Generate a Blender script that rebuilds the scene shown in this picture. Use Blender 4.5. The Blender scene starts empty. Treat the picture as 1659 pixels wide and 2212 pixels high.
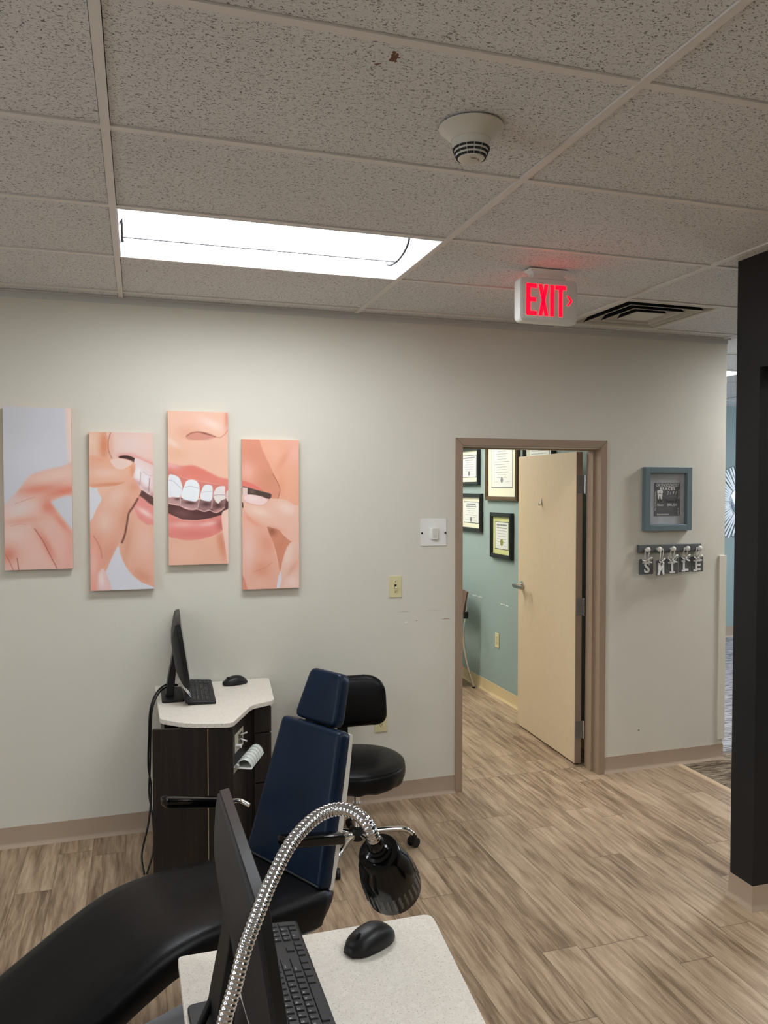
import bpy, bmesh, math, random
import numpy as np
from mathutils import Vector, Matrix, Euler
random.seed(5)
PI = math.pi
C = bpy.context.scene.collection
H = 2.716          # ceiling height
TS = 0.6096        # ceiling module
ROW0 = -0.122      # first cross tee in front of the back wall

# ------------------------------------------------------------------ colour / nodes
def lin(c):
    c = c/255.0
    return c/12.92 if c <= 0.04045 else ((c+0.055)/1.055)**2.4
def rgb(r, g, b): return (lin(r), lin(g), lin(b), 1.0)

class NT:
    def __init__(s, name):
        s.m = bpy.data.materials.new(name); s.m.use_nodes = True
        s.t = s.m.node_tree; s.p = s.t.nodes['Principled BSDF']
    def n(s, k, **kw):
        x = s.t.nodes.new(k)
        for a, v in kw.items(): setattr(x, a, v)
        return x
    def set(s, sock, v):
        if hasattr(v, 'is_output'): s.t.links.new(v, sock)
        elif v is not None: sock.default_value = v
    def math(s, op, a, b=None, c=None):
        x = s.n('ShaderNodeMath', operation=op)
        s.set(x.inputs[0], a)
        if b is not None: s.set(x.inputs[1], b)
        if c is not None: s.set(x.inputs[2], c)
        return x.outputs[0]
    def mix(s, f, a, b):
        x = s.n('ShaderNodeMix', data_type='RGBA')
        s.set(x.inputs[0], f); s.set(x.inputs[6], a); s.set(x.inputs[7], b)
        return x.outputs[2]
    def coord(s): return s.n('ShaderNodeTexCoord').outputs['Object']
    def xyz(s, v):
        x = s.n('ShaderNodeSeparateXYZ'); s.set(x.inputs[0], v); return x.outputs
    def comb(s, a, b, c):
        x = s.n('ShaderNodeCombineXYZ')
        for i, v in enumerate((a, b, c)): s.set(x.inputs[i], v)
        return x.outputs[0]
    def scale(s, v, sc):
        x = s.n('ShaderNodeVectorMath', operation='MULTIPLY'); s.set(x.inputs[0], v); x.inputs[1].default_value = sc
        return x.outputs[0]
    def noise(s, v, sc, det=2, rough=.5, dist=0):
        x = s.n('ShaderNodeTexNoise'); s.set(x.inputs['Vector'], v)
        x.inputs['Scale'].default_value = sc; x.inputs['Detail'].default_value = det
        x.inputs['Roughness'].default_value = rough; x.inputs['Distortion'].default_value = dist
        return x.outputs[0]
    def white(s, v):
        x = s.n('ShaderNodeTexWhiteNoise', noise_dimensions='3D'); s.set(x.inputs['Vector'], v); return x.outputs[0]
    def ramp(s, f, stops):
        x = s.n('ShaderNodeValToRGB'); s.set(x.inputs[0], f); e = x.color_ramp.elements
        e[0].position, e[0].color = stops[0][0], stops[0][1]
        e[1].position, e[1].color = stops[-1][0], stops[-1][1]
        for p_, c_ in stops[1:-1]:
            k = e.new(p_); k.color = c_
        return x.outputs[0]
    def rng(s, f, a, b, c=0, d=1):
        x = s.n('ShaderNodeMapRange'); s.set(x.inputs[0], f)
        for i, v in enumerate((a, b, c, d)): x.inputs[i+1].default_value = v
        return x.outputs[0]
    def bump(s, h, st=.2, dist=.01):
        x = s.n('ShaderNodeBump'); x.inputs['Strength'].default_value = st; x.inputs['Distance'].default_value = dist
        s.set(x.inputs['Height'], h); s.t.links.new(x.outputs[0], s.p.inputs['Normal'])
    def base(s, c, rough=.5, metal=0, spec=.5):
        s.set(s.p.inputs['Base Color'], c); s.set(s.p.inputs['Roughness'], rough)
        s.p.inputs['Metallic'].default_value = metal; s.p.inputs['Specular IOR Level'].default_value = spec
    def spot(s, u, v, cu, cv, ru, rv):
        a = s.math('DIVIDE', s.math('SUBTRACT', u, cu), ru); b = s.math('DIVIDE', s.math('SUBTRACT', v, cv), rv)
        d = s.math('ADD', s.math('MULTIPLY', a, a), s.math('MULTIPLY', b, b))
        return s.math('LESS_THAN', d, 1.0)

def plain(name, col, rough=.5, metal=0, spec=.5, grain=0, gs=200, coat=0, bump=0):
    k = NT(name)
    v = k.coord(); nz = k.noise(v, gs, 3)
    if grain:
        k.base(k.mix(k.rng(nz, .3, .7), tuple([x*(1-grain) for x in col[:3]])+(1,), tuple([min(1, x*(1+grain)) for x in col[:3]])+(1,)), rough, metal, spec)
    else:
        k.base(col, rough, metal, spec)
        k.set(k.p.inputs['Roughness'], k.rng(nz, .2, .8, max(0.02, rough-.03), min(1, rough+.03)))
    if bump: k.bump(nz, bump, .001)
    if coat: k.p.inputs['Coat Weight'].default_value = coat
    return k.m

def emit(name, col, st):
    k = NT(name); k.base((col[0]*.8, col[1]*.8, col[2]*.8, 1), .5)
    k.p.inputs['Emission Color'].default_value = col; k.p.inputs['Emission Strength'].default_value = st
    return k.m

def m_wall(name, col, marks=()):
    k = NT(name); v = k.coord(); x, y, z = k.xyz(v)
    c = k.mix(k.rng(k.noise(v, 1.3, 3), .3, .7), tuple([a*.965 for a in col[:3]])+(1,), col)
    for (cu, cv, ru, rv, mc) in marks: 
        jz = k.math('ADD', z, k.rng(k.noise(v, 60, 2), 0, 1, -rv*1.2, rv*1.2))
        c = k.mix(k.spot(x, jz, cu, cv, ru, rv), c, mc)
    k.base(c, .62, 0, .25); k.bump(k.noise(v, 260, 3), .12, .002)
    return k.m

def m_tile():
    k = NT('mineral fibre ceiling tile'); v = k.coord(); x, y, z = k.xyz(v)
    v2 = k.scale(v, (.75, 1.15, 1))
    f1 = k.noise(v2, 165, 1.5, .55, 1.2); f2 = k.noise(v, 420, 1)
    fis = k.rng(f1, .585, .635); pin = k.rng(f2, .64, .70)
    m = k.math('MAXIMUM', k.math('MULTIPLY', fis, .78), k.math('MULTIPLY', pin, .5))
    c0 = k.mix(k.noise(v, 2.5, 2), rgb(217, 218, 218), rgb(226, 227, 227))
    c = k.mix(m, c0, rgb(84, 78, 74))
    # chipped patch in one tile
    n = k.rng(k.noise(v, 60, 2), 0, 1, -.02, .02)
    xx = k.math('ADD', x, n); yy = k.math('ADD', y, n)
    ch = k.math('MAXIMUM', k.spot(xx, yy, .625, -2.49, .011, .020), k.spot(xx, yy, .598, -2.455, .010, .006))
    c = k.mix(ch, c, rgb(128, 96, 80))
    k.base(c, .95, 0, .1); k.bump(k.math('SUBTRACT', 1.0, m), .35, .003)
    return k.m

def m_floor():
    k = NT('wood plank vinyl'); v = k.coord(); x, y, z = k.xyz(v)
    W, L = .152, 1.2
    ix = k.math('FLOOR', k.math('DIVIDE', x, W))
    off = k.math('MULTIPLY', k.white(k.comb(ix, 3.1, 0)), L)
    sec = k.math('MULTIPLY', k.math('GREATER_THAN', y, .145), 7.3)
    yy = k.math('ADD', k.math('ADD', y, off), k.math('MULTIPLY', sec, .37))
    iy = k.math('FLOOR', k.math('DIVIDE', yy, L))
    idv = k.comb(ix, iy, sec); h1 = k.white(idv)
    fx = k.math('SUBTRACT', k.math('DIVIDE', x, W), ix); fy = k.math('SUBTRACT', k.math('DIVIDE', yy, L), iy)
    ex = k.math('MINIMUM', fx, k.math('SUBTRACT', 1.0, fx)); ey = k.math('MINIMUM', fy, k.math('SUBTRACT', 1.0, fy))
    seam = k.math('MAXIMUM', k.math('LESS_THAN', ex, .008), k.math('LESS_THAN', ey, .0014))
    thr = k.math('LESS_THAN', k.math('ABSOLUTE', k.math('SUBTRACT', y, .145)), .002)
    seam = k.math('MAXIMUM', seam, thr)
    sh = k.math('MULTIPLY', h1, 17.0)
    gv = k.comb(k.math('ADD', k.math('MULTIPLY', x, 1.0), sh), k.math('MULTIPLY', y, .09), sh)
    wob = k.noise(k.comb(k.math('MULTIPLY', x, 1.0), k.math('MULTIPLY', y, .5), sh), 5, 2)
    gv2 = k.comb(k.math('ADD', k.math('ADD', x, sh), k.math('MULTIPLY', wob, .035)), k.math('MULTIPLY', y, .07), sh)
    g1 = k.noise(gv2, 42, 5, .62, .3); g2 = k.noise(gv, 150, 3, .6); g3 = k.noise(k.comb(k.math('ADD', x, sh), k.math('MULTIPLY', y, .25), sh), 9, 3)
    g = k.math('ADD', k.math('ADD', k.math('MULTIPLY', g1, .60), k.math('MULTIPLY', g2, .15)), k.math('MULTIPLY', g3, .25))
    g = k.math('ADD', g, k.rng(h1, 0, 1, -.045, .045))
    c = k.ramp(g, [(.36, rgb(98, 78, 58)), (.44, rgb(134, 112, 88)), (.51, rgb(162, 139, 113)), (.58, rgb(180, 157, 130)), (.68, rgb(198, 177, 150))])
    fine = k.noise(v, 300, 2); c = k.mix(k.rng(fine, .35, .65, 0, .3), c, rgb(120, 98, 80))
    c = k.mix(k.math('MULTIPLY', seam, .72), c, rgb(80, 62, 48))
    k.base(c, k.rng(g2, .2, .8, .42, .55), 0, .4); k.bump(k.math('SUBTRACT', g, k.math('MULTIPLY', seam, .5)), .12, .003)
    return k.m

def m_carpet():
    k = NT('striated carpet plank'); v = k.coord(); x, y, z = k.xyz(v)
    ix = k.math('FLOOR', k.math('DIVIDE', y, .25)); h = k.math('MULTIPLY', k.white(k.comb(ix, 1, 2)), 9.0)
    g = k.noise(k.comb(k.math('ADD', k.math('MULTIPLY', x, .12), h), y, h), 70, 4, .7)
    c = k.ramp(g, [(.35, rgb(62, 52, 42)), (.5, rgb(112, 98, 82)), (.62, rgb(158, 144, 124))])
    c_daylit = k.ramp(g, [(.38, rgb(84, 82, 84)), (.5, rgb(150, 148, 150)), (.6, rgb(182, 180, 184))])  # paler ramp past the threshold has hall daylight put into its colour
    c = k.mix(k.math('GREATER_THAN', y, .10), c, c_daylit)
    c = k.mix(k.math('LESS_THAN', k.math('ABSOLUTE', k.math('SUBTRACT', y, .09)), .02), c, rgb(110, 106, 104))
    k.base(c, .95, 0, .1); k.bump(k.noise(v, 500, 2), .5, .004)
    return k.m

def m_wood():
    k = NT('dark wood laminate'); v = k.coord(); x, y, z = k.xyz(v)
    g = k.noise(k.comb(k.math('MULTIPLY', k.math('ADD', x, y), 1.0), 0.0, k.math('MULTIPLY', z, .04)), 55, 4, .6)
    c = k.ramp(g, [(.3, rgb(20, 15, 12)), (.5, rgb(31, 24, 20)), (.7, rgb(44, 34, 27))])
    k.base(c, .42, 0, .4); return k.m

def m_counter():
    k = NT('speckled solid surface'); v = k.coord()
    a = k.noise(v, 240, 2); b = k.noise(v, 330, 1); d = k.noise(k.scale(v, (1, 1, 1)), 90, 2)
    c = k.mix(k.rng(d, .3, .7), rgb(217, 209, 196), rgb(228, 221, 209))
    c = k.mix(k.rng(a, .60, .68), c, rgb(184, 174, 160)); c = k.mix(k.rng(b, .64, .70), c, rgb(236, 230, 218))
    k.base(c, .38, 0, .4); return k.m

def m_leather(name, a, b, rough=.38):
    k = NT(name); v = k.coord()
    c = k.mix(k.rng(k.noise(v, 6, 2), .3, .7), a, b)
    k.base(c, k.rng(k.noise(v, 30, 2), .2, .8, rough-.04, rough+.05), 0, .20)
    vo = k.n('ShaderNodeTexVoronoi'); k.set(vo.inputs['Vector'], v); vo.inputs['Scale'].default_value = 420
    k.bump(vo.outputs[0], .12, .0015); return k.m

def m_flex():
    k = NT('chromed flexible conduit'); k.base(rgb(205, 206, 208), .16, 1); return k.m

M = {}
M['wall'] = m_wall('warm off-white wall paint', rgb(214, 210, 197), [
    (1.512, 1.005, .010, .004, rgb(236, 232, 220)), (1.575, 1.012, .006, .0015, rgb(120, 100, 88)), (1.755, 1.012, .028, .0016, rgb(146, 108, 90)),
    (1.50, 1.065, .04, .0008, rgb(160, 150, 136)), (1.68, 1.063, .05, .0008, rgb(160, 150, 136)), (3.055, .245, .006, .004, rgb(110, 100, 92))])
M['wall2'] = m_wall('off-white paint of the side walls', rgb(206, 200, 186))
M['teal'] = m_wall('grey teal wall paint', rgb(146, 163, 158))
M['char'] = m_wall('charcoal wall paint', rgb(31, 30, 30))
M['floor'] = m_floor(); M['carpet'] = m_carpet(); M['tile'] = m_tile()
M['tee'] = plain('painted ceiling grid metal', rgb(222, 219, 214), .5)
M['angle'] = plain('painted wall angle', rgb(196, 196, 192), .5)
M['vinylbase'] = plain('taupe rubber wall base', rgb(166, 146, 126), .5, grain=.03)
M['framepaint'] = plain('taupe door frame enamel', rgb(152, 130, 110), .42, grain=.02, gs=40)
M['doorpaint'] = plain('beige door enamel', rgb(212, 190, 158), .45, grain=.02, gs=30, bump=.04)
M['dooredge'] = plain('taupe door edge enamel', rgb(150, 128, 110), .45)
M['white'] = plain('white plastic', rgb(232, 231, 226), .35)
M['offwhite'] = plain('off-white plastic', rgb(205, 202, 190), .42)
M['guard'] = plain('cream vinyl corner guard', rgb(216, 211, 194), .45)
M['ivory'] = plain('ivory plastic', rgb(214, 205, 160), .35)
M['dark'] = plain('dark slot', rgb(16, 15, 14), .7)
M['blackgap'] = plain('black gap shade', rgb(26, 27, 29), .8)  # black stands in for the shade inside gaps and duct
M['wood'] = m_wood(); M['counter'] = m_counter()
M['edge'] = plain('bare particle edge', rgb(142, 122, 88), .7)
M['blk'] = plain('matt black plastic', rgb(20, 20, 21), .42, spec=.35)
M['blk2'] = plain('textured black plastic', rgb(34, 33, 34), .55, spec=.35, bump=.05, gs=600)
M['key'] = plain('black key cap plastic', rgb(33, 33, 35), .5, spec=.35)
M['legend'] = plain('key legend print', rgb(190, 190, 190), .5)
M['screen'] = plain('dark screen glass', rgb(10, 10, 12), .12)
M['gloss'] = plain('glossy black enamel', rgb(5, 5, 6), .12, spec=.35)
M['bluefilm'] = plain('deep blue plastic', rgb(10, 16, 120), .2)
M['slot'] = plain('grey slot paint', rgb(70, 69, 62), .4)
M['chrome'] = plain('chrome', rgb(222, 222, 222), .08, 1)
M['satin'] = plain('satin nickel', rgb(165, 163, 158), .28, 1)
M['hinge'] = plain('dull steel hinge', rgb(128, 126, 120), .5, .4)
M['flex'] = m_flex()
M['navy'] = m_leather('navy black vinyl', rgb(8, 23, 40), rgb(10, 29, 50), .38)
M['black vinyl'] = m_leather('black vinyl', rgb(9, 9, 10), rgb(14, 14, 15), .36)
M['shell'] = plain('cream chair shell', rgb(214, 210, 198), .35)
M['greymetal'] = plain('light grey painted steel', rgb(172, 178, 186), .4)
M['refl'] = plain('white reflector enamel', rgb(240, 242, 246), .35)
M['band_shade_grey'] = plain('dark fixture band and lens shade', rgb(30, 31, 35), .6)  # near black, also draws the shade line along the lens
M['lens'] = emit('lit lamp diffuser', (.93, .97, 1.0, 1), 30)
M['lens2'] = emit('lit side diffuser', (1, .97, .9, 1), 36)
M['lens3'] = emit('lit bright diffuser', (1, .95, .86, 1), 26)
M['lens4'] = emit('lit short diffuser', (.97, .98, 1.0, 1), 110)
M['red'] = emit('lit red sign letters', (1, .0, .012, 1), 4.0)
M['bluegrey'] = plain('blue grey frame paint', rgb(104, 120, 126), .4)
M['slate'] = plain('slate grey wood paint', rgb(86, 89, 90), .6)
M['ribbon'] = plain('pale satin ribbon', rgb(206, 205, 198), .35)
M['letterw'] = plain('white letter paint', rgb(232, 232, 228), .5)
M['peg'] = plain('white peg', rgb(225, 222, 214), .35)
M['lines'] = plain('grey print ink', rgb(120, 122, 120), .7)
M['lines2'] = plain('dark print ink', rgb(62, 64, 64), .7)
M['mat'] = plain('cream picture mat', rgb(240, 238, 212), .7)
M['matg'] = plain('pale green picture mat', rgb(218, 222, 150), .7)
M['paper'] = plain('diploma paper', rgb(235, 236, 230), .6)
M['papergr'] = plain('grey marbled paper', rgb(184, 186, 190), .6, grain=.12, gs=18)
M['chalk'] = plain('dark grey print', rgb(92, 93, 95), .7, grain=.1, gs=120)
M['ink2'] = plain('black script ink', rgb(28, 27, 28), .6)
M['inkg'] = plain('mid grey print', rgb(132, 133, 134), .6)
M['goldframe'] = plain('bronze brown frame', rgb(92, 70, 40), .3)
M['blkframe'] = plain('black frame', rgb(24, 23, 24), .3)
M['mirror'] = plain('mirror glass', rgb(200, 205, 205), .03, 1)
M['mirrorstick'] = plain('white mirror slat', rgb(226, 232, 232), .25)
M['maroon'] = m_leather('brown chair vinyl', rgb(96, 72, 60), rgb(112, 84, 70), .4)
M['gold'] = plain('gold seal', rgb(150, 150, 60), .5)
M['translu'] = plain('glossy pale plastic', rgb(206, 211, 204), .12, coat=.4)
M['steelplate'] = plain('brushed switch plate', rgb(196, 190, 172), .35)
M['blueprint'] = plain('blue print', rgb(30, 50, 120), .5)
M['greenp'] = plain('green print', rgb(30, 96, 60), .5)
M['redp'] = plain('red print', rgb(150, 52, 48), .5)
M['bluecable'] = plain('blue cable jacket', rgb(30, 50, 150), .4)

def glass_mat():
    k = NT('picture glass'); t = k.t
    tr = k.n('ShaderNodeBsdfTransparent'); gl = k.n('ShaderNodeBsdfGlossy'); gl.inputs['Roughness'].default_value = .03
    mx = k.n('ShaderNodeMixShader'); mx.inputs[0].default_value = .05
    t.links.new(tr.outputs[0], mx.inputs[1]); t.links.new(gl.outputs[0], mx.inputs[2])
    t.links.new(mx.outputs[0], t.nodes['Material Output'].inputs[0]); return k.m
M['glass'] = glass_mat()

# ------------------------------------------------------------------ mesh helpers
def BM(): return bmesh.new()
def box(bm, x0, x1, y0, y1, z0, z1, mat=None):
    vs = [bm.verts.new((x, y, z)) for x in (x0, x1) for y in (y0, y1) for z in (z0, z1)]
    if mat is not None:
        for v in vs: v.co = mat @ v.co
    for f in ((0, 1, 3, 2), (4, 6, 7, 5), (0, 4, 5, 1), (2, 3, 7, 6), (0, 2, 6, 4), (1, 5, 7, 3)):
        bm.faces.new([vs[i] for i in f])
    return bm
def prism(bm, pts, a, b, ax=2):
    """polygon pts extruded between a and b along axis ax (0,1,2)"""
    def P(p, h):
        if ax == 2: return (p[0], p[1], h)
        if ax == 1: return (p[0], h, p[1])
        return (h, p[0], p[1])
    lo = [bm.verts.new(P(p, a)) for p in pts]; hi = [bm.verts.new(P(p, b)) for p in pts]
    n = len(pts)
    bm.faces.new(lo); bm.faces.new(hi[::-1])
    for i in range(n): bm.faces.new((lo[i], hi[i], hi[(i+1) % n], lo[(i+1) % n]))
    return bm
def loft(bm, rings, closed=True, caps=True):
    R_ = [[bm.verts.new(p) for p in r] for r in rings]
    n = len(R_[0])
    for a, b in zip(R_, R_[1:]):
        for i in range(n if closed else n-1):
            bm.faces.new((a[i], a[(i+1) % n], b[(i+1) % n], b[i]))
    if caps: bm.faces.new(R_[0][::-1]); bm.faces.new(R_[-1])
    return bm
def lathe(bm, prof, n=32, c=(0, 0, 0), caps=True):
    return loft(bm, [[(c[0]+r*math.cos(2*PI*i/n), c[1]+r*math.sin(2*PI*i/n), c[2]+z) for i in range(n)] for r, z in prof], True, caps)
def catmull(P, k=8):
    P = [Vector(p) for p in P]; Q = [P[0]*2-P[1]]+P+[P[-1]*2-P[-2]]; out = []
    for i in range(1, len(Q)-2):
        for j in range(k):
            t = j/k; a, b, c, d = Q[i-1], Q[i], Q[i+1], Q[i+2]
            out.append(.5*((2*b)+(c-a)*t+(2*a-5*b+4*c-d)*t*t+(3*b-a-3*c+d)*t**3))
    out.append(P[-1]); return out
def tube(bm, path, rad, n=12, caps=True):
    path = [Vector(p) for p in path]; rings = []; up = None
    for i, p in enumerate(path):
        t = (path[min(i+1, len(path)-1)]-path[max(i-1, 0)]).normalized()
        if up is None:
            up = Vector((0, 0, 1)) if abs(t.z) < .9 else Vector((1, 0, 0))
        a = t.cross(up).normalized(); b = a.cross(t).normalized(); up = b
        r = rad[i] if isinstance(rad, (list, tuple)) else rad
        rings.append([p+a*r*math.cos(2*PI*k/n)+b*r*math.sin(2*PI*k/n) for k in range(n)])
    return loft(bm, rings, True, caps)
def sphere(bm, c, r, s=(1, 1, 1), n=16):
    m = Matrix.Translation(c) @ Matrix.Diagonal((s[0], s[1], s[2], 1))
    bmesh.ops.create_uvsphere(bm, u_segments=n, v_segments=max(6, n//2), radius=r, matrix=m); return bm
def rrect(x0, x1, y0, y1, r, n=5):
    out = []
    for cx, cy, a in ((x1-r, y1-r, 0), (x0+r, y1-r, PI/2), (x0+r, y0+r, PI), (x1-r, y0+r, 1.5*PI)):
        for i in range(n+1):
            t = a+PI/2*i/n; out.append((cx+r*math.cos(t), cy+r*math.sin(t)))
    return out
def roundpoly(pts, rads, n=5):
    out = []; L = len(pts)
    for i, p in enumerate(pts):
        r = rads[i] if isinstance(rads, (list, tuple)) else rads
        p = Vector(p); a = Vector(pts[i-1])-p; b = Vector(pts[(i+1) % L])-p
        if r <= 0: out.append(tuple(p)); continue
        da, db = a.normalized(), b.normalized()
        s, e = p+da*min(r, a.length*.45), p+db*min(r, b.length*.45)
        for k in range(n+1):
            t = k/n; q = (1-t)**2*s+2*t*(1-t)*p+t*t*e; out.append((q.x, q.y))
    return out

def rootinv(o):
    m = Matrix.Identity(4)
    while o is not None: m = o.matrix_basis @ m; o = o.parent
    return m.inverted()
def obj(name, bm, mat, parent=None, smooth=False, bevel=0, seg=2, world=False, sub=0):
    if world and parent is not None: bmesh.ops.transform(bm, matrix=rootinv(parent), verts=bm.verts)
    bmesh.ops.recalc_face_normals(bm, faces=bm.faces)
    me = bpy.data.meshes.new(name); bm.to_mesh(me); bm.free()
    me.materials.append(M[mat] if isinstance(mat, str) else mat)
    o = bpy.data.objects.new(name, me); C.objects.link(o); o.parent = parent
    if smooth:
        for p_ in me.polygons: p_.use_smooth = True
        if smooth != 'all': 
            try: me.set_sharp_from_angle(angle=math.radians(38))
            except Exception: pass
    if bevel:
        b = o.modifiers.new('Bevel', 'BEVEL'); b.width = bevel; b.segments = seg; b.limit_method = 'ANGLE'; b.angle_limit = math.radians(40)
        for p_ in me.polygons: p_.use_smooth = True
        try: b.harden_normals = True
        except Exception: pass
    if sub:
        s = o.modifiers.new('Subdivision', 'SUBSURF'); s.levels = sub; s.render_levels = sub
    return o
def multi(name, bm, mat, parent=None, **kw):
    """one object per separate piece of bm"""
    bm.verts.ensure_lookup_table(); seen = set(); out = []
    for v0 in bm.verts:
        if v0.index in seen and v0 in seen: continue
        if v0 in seen: continue
        st = [v0]; isl = set([v0])
        while st:
            v = st.pop()
            for e in v.link_edges:
                w_ = e.other_vert(v)
                if w_ not in isl: isl.add(w_); st.append(w_)
        seen |= isl; nb = bmesh.new(); mp = {v: nb.verts.new(v.co) for v in bm.verts if v in isl}
        for f in bm.faces:
            if f.verts[0] in isl: nb.faces.new([mp[v] for v in f.verts])
        out.append(obj(name, nb, mat, parent, **kw))
    bm.free(); return out
def tag(o, label, cat, group=None):
    o['label'] = label; o['category'] = cat
    if group: o['group'] = group
    return o
def thing(name, label, cat, loc=(0, 0, 0), rz=0, group=None):
    o = bpy.data.objects.new(name, None); C.objects.link(o); o.location = loc; o.rotation_euler = (0, 0, rz)
    o.empty_display_size = .05
    return tag(o, label, cat, group)
def struct(name, bm, mat, parent=None, **kw):
    o = obj(name, bm, mat, parent, **kw)
    if parent is None: o['kind'] = 'structure'
    return o
def sempty(name, loc=(0, 0, 0), rz=0):
    o = bpy.data.objects.new(name, None); C.objects.link(o); o.location = loc; o.rotation_euler = (0, 0, rz); o['kind'] = 'structure'; return o
def kids(o): return [c for c in bpy.data.objects if c.parent == o]
def dup(root, loc=None, label=None, rz=None):
    def cp(o, par):
        c = o.copy(); C.objects.link(c); c.parent = par
        for ch in kids(o): cp(ch, c)
        return c
    ch0 = kids(root); r = root.copy(); C.objects.link(r)
    for ch in ch0: cp(ch, r)
    if loc is not None: r.location = loc
    if rz is not None: r.rotation_euler = (0, 0, rz)
    if label: r['label'] = label
    return r
_tc = {}
def textbm(bm, s, size, mat, ext=.0004, sx=1, shear=0, bold=0, align='CENTER', space=1.0):
    """adds string geometry (in XY plane, extruded) transformed by mat"""
    key = (s, ext/size, shear, bold, align, space)
    if key not in _tc:
        cu = bpy.data.curves.new('t', 'FONT'); cu.body = s; cu.size = 1; cu.extrude = ext/size; cu.align_x = align; cu.align_y = 'CENTER'
        cu.shear = shear; cu.offset = bold; cu.resolution_u = 3; cu.space_character = space
        o = bpy.data.objects.new('t', cu); C.objects.link(o)
        dg = bpy.context.evaluated_depsgraph_get(); me = bpy.data.meshes.new_from_object(o.evaluated_get(dg))
        bpy.data.objects.remove(o); bpy.data.curves.remove(cu); _tc[key] = me
    me = _tc[key]; k = bmesh.new(); k.from_mesh(me)
    bmesh.ops.transform(k, matrix=mat @ Matrix.Diagonal((size*sx, size, size, 1)), verts=k.verts)
    mp = {v: bm.verts.new(v.co) for v in k.verts}
    for f in k.faces:
        try: bm.faces.new([mp[v] for v in f.verts])
        except Exception: pass
    k.free(); return bm
def on_back(x, y, z):   # text frame: X right, Y up, normal -Y world (faces the camera room)
    return Matrix(((1, 0, 0, x), (0, 0, -1, y), (0, 1, 0, z), (0, 0, 0, 1)))
def on_side(x, y, z):   # plane facing -X: text runs towards -Y
    return Matrix(((0, 0, -1, x), (-1, 0, 0, y), (0, 1, 0, z), (0, 0, 0, 1)))

# ------------------------------------------------------------------ camera
cam = bpy.data.cameras.new('camera'); co = bpy.data.objects.new('camera', cam); C.objects.link(co)
cam.sensor_fit = 'HORIZONTAL'; cam.sensor_width = 36; cam.lens = 36*1696.04/1659; cam.clip_start = .02; cam.clip_end = 60
yaw, pitch, roll = .303463, -.0303425, -.000344
fw = Vector((math.sin(yaw)*math.cos(pitch), math.cos(yaw)*math.cos(pitch), math.sin(pitch)))
rt = Vector((math.cos(yaw), -math.sin(yaw), 0)); up = rt.cross(fw)
r2 = rt*math.cos(roll)+up*math.sin(roll); u2 = -rt*math.sin(roll)+up*math.cos(roll)
co.matrix_world = Matrix(((r2.x, u2.x, -fw.x, .07394), (r2.y, u2.y, -fw.y, -4.17871), (r2.z, u2.z, -fw.z, 1.76286), (0, 0, 0, 1)))
bpy.context.scene.camera = co

# ------------------------------------------------------------------ room shell
XL, YB = -3.7, -6.8      # left wall, wall behind
WE = 3.69                # end of back wall
FAR = 3.42               # far hall wall
XR = 8.6                 # hall right wall
DX0, DX1, DZ = 1.848, 2.762, 2.0   # door opening
WT = .14
bm = BM(); box(bm, XL, 3.335, YB, 0.07, -.05, 0); box(bm, -.6, 2.95, 0.07, 4.0, -.05, 0); struct('floor', bm, 'floor')
bm = BM(); box(bm, 3.37, XR, YB, 3.5, -.05, .001); fo = struct('floor', bm, 'carpet'); fo.name = 'floor_hall'
bm = BM(); prism(bm, [(3.33, 0), (3.337, .004), (3.365, .004), (3.374, 0)], YB, -.002, 1); struct('trim_1', bm, plain('carpet edge strip', rgb(196, 172, 140), .4))
# back wall with opening
bm = BM()
box(bm, XL, DX0, 0, WT, 0, H+.1); box(bm, DX1, WE, 0, WT, 0, H+.1); box(bm, DX0, DX1, 0, WT, DZ, H+.1)
box(bm, WE-WT, WE, WT, FAR, 0, H+.1)
struct('wall_back', bm, 'wall')
bm = BM(); box(bm, XL-.1, XL, YB, -4.6, 0, H+.1); box(bm, XL-.1, XL, -1.6, WT, 0, H+.1); box(bm, XL-.1, XL, -4.6, -1.6, 0, .8); box(bm, XL-.1, XL, -4.6, -1.6, 2.3, H+.1)
struct('wall_left', bm, 'wall2')
w2 = sempty('window_added', (XL, -3.1, 1.5)); bm = BM()  # unseen window, added to bring soft daylight onto chair and ceiling
for (a, b, c, d) in ((-4.6, -4.54, .8, 2.3), (-1.66, -1.6, .8, 2.3), (-4.54, -1.66, .8, .86), (-4.54, -1.66, 2.24, 2.3), (-3.13, -3.07, .86, 2.24)): box(bm, XL-.08, XL-.02, a, b, c, d)
obj('window_frame', bm, 'white', w2, world=True)  # frame of the added unseen window
bm = BM(); box(bm, XL-.053, XL-.047, -4.54, -1.66, .86, 2.24); obj('window_pane', bm, 'glass', w2, world=True)  # pane of the added unseen window
la2 = bpy.data.lights.new('added left daylight', 'AREA'); la2.shape = 'RECTANGLE'; la2.size = 2.8; la2.size_y = 1.4; la2.energy = 120; la2.color = (.82, .9, 1.0)  # added light outside the unseen window, lifts ceiling and walls
lo2 = bpy.data.objects.new('added_left_daylight', la2); C.objects.link(lo2); lo2.location = (XL-.3, -3.1, 1.4); lo2.rotation_euler = (0, math.radians(-95), math.radians(-22))
bm = BM(); box(bm, XL-.1, XR+.1, YB-.1, YB, 0, H+.1); struct('wall_front', bm, 'wall2')
# office behind the door
bm = BM(); box(bm, 2.95, 3.05, WT, 4.0, 0, H+.1); wt = struct('wall_office_right', bm, m_wall('grey teal office paint', rgb(146, 163, 158)))
bm = BM(); box(bm, -.6, 3.05, 4.0, 4.1, 0, H+.1); box(bm, -.7, -.6, WT, 4.1, 0, H+.1); struct('wall_office_back', bm, 'teal')
bm = BM(); box(bm, 2.762+.02, 2.95, WT, WT+.002, 0, H); struct('wall_office_front', bm, 'teal')
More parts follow.
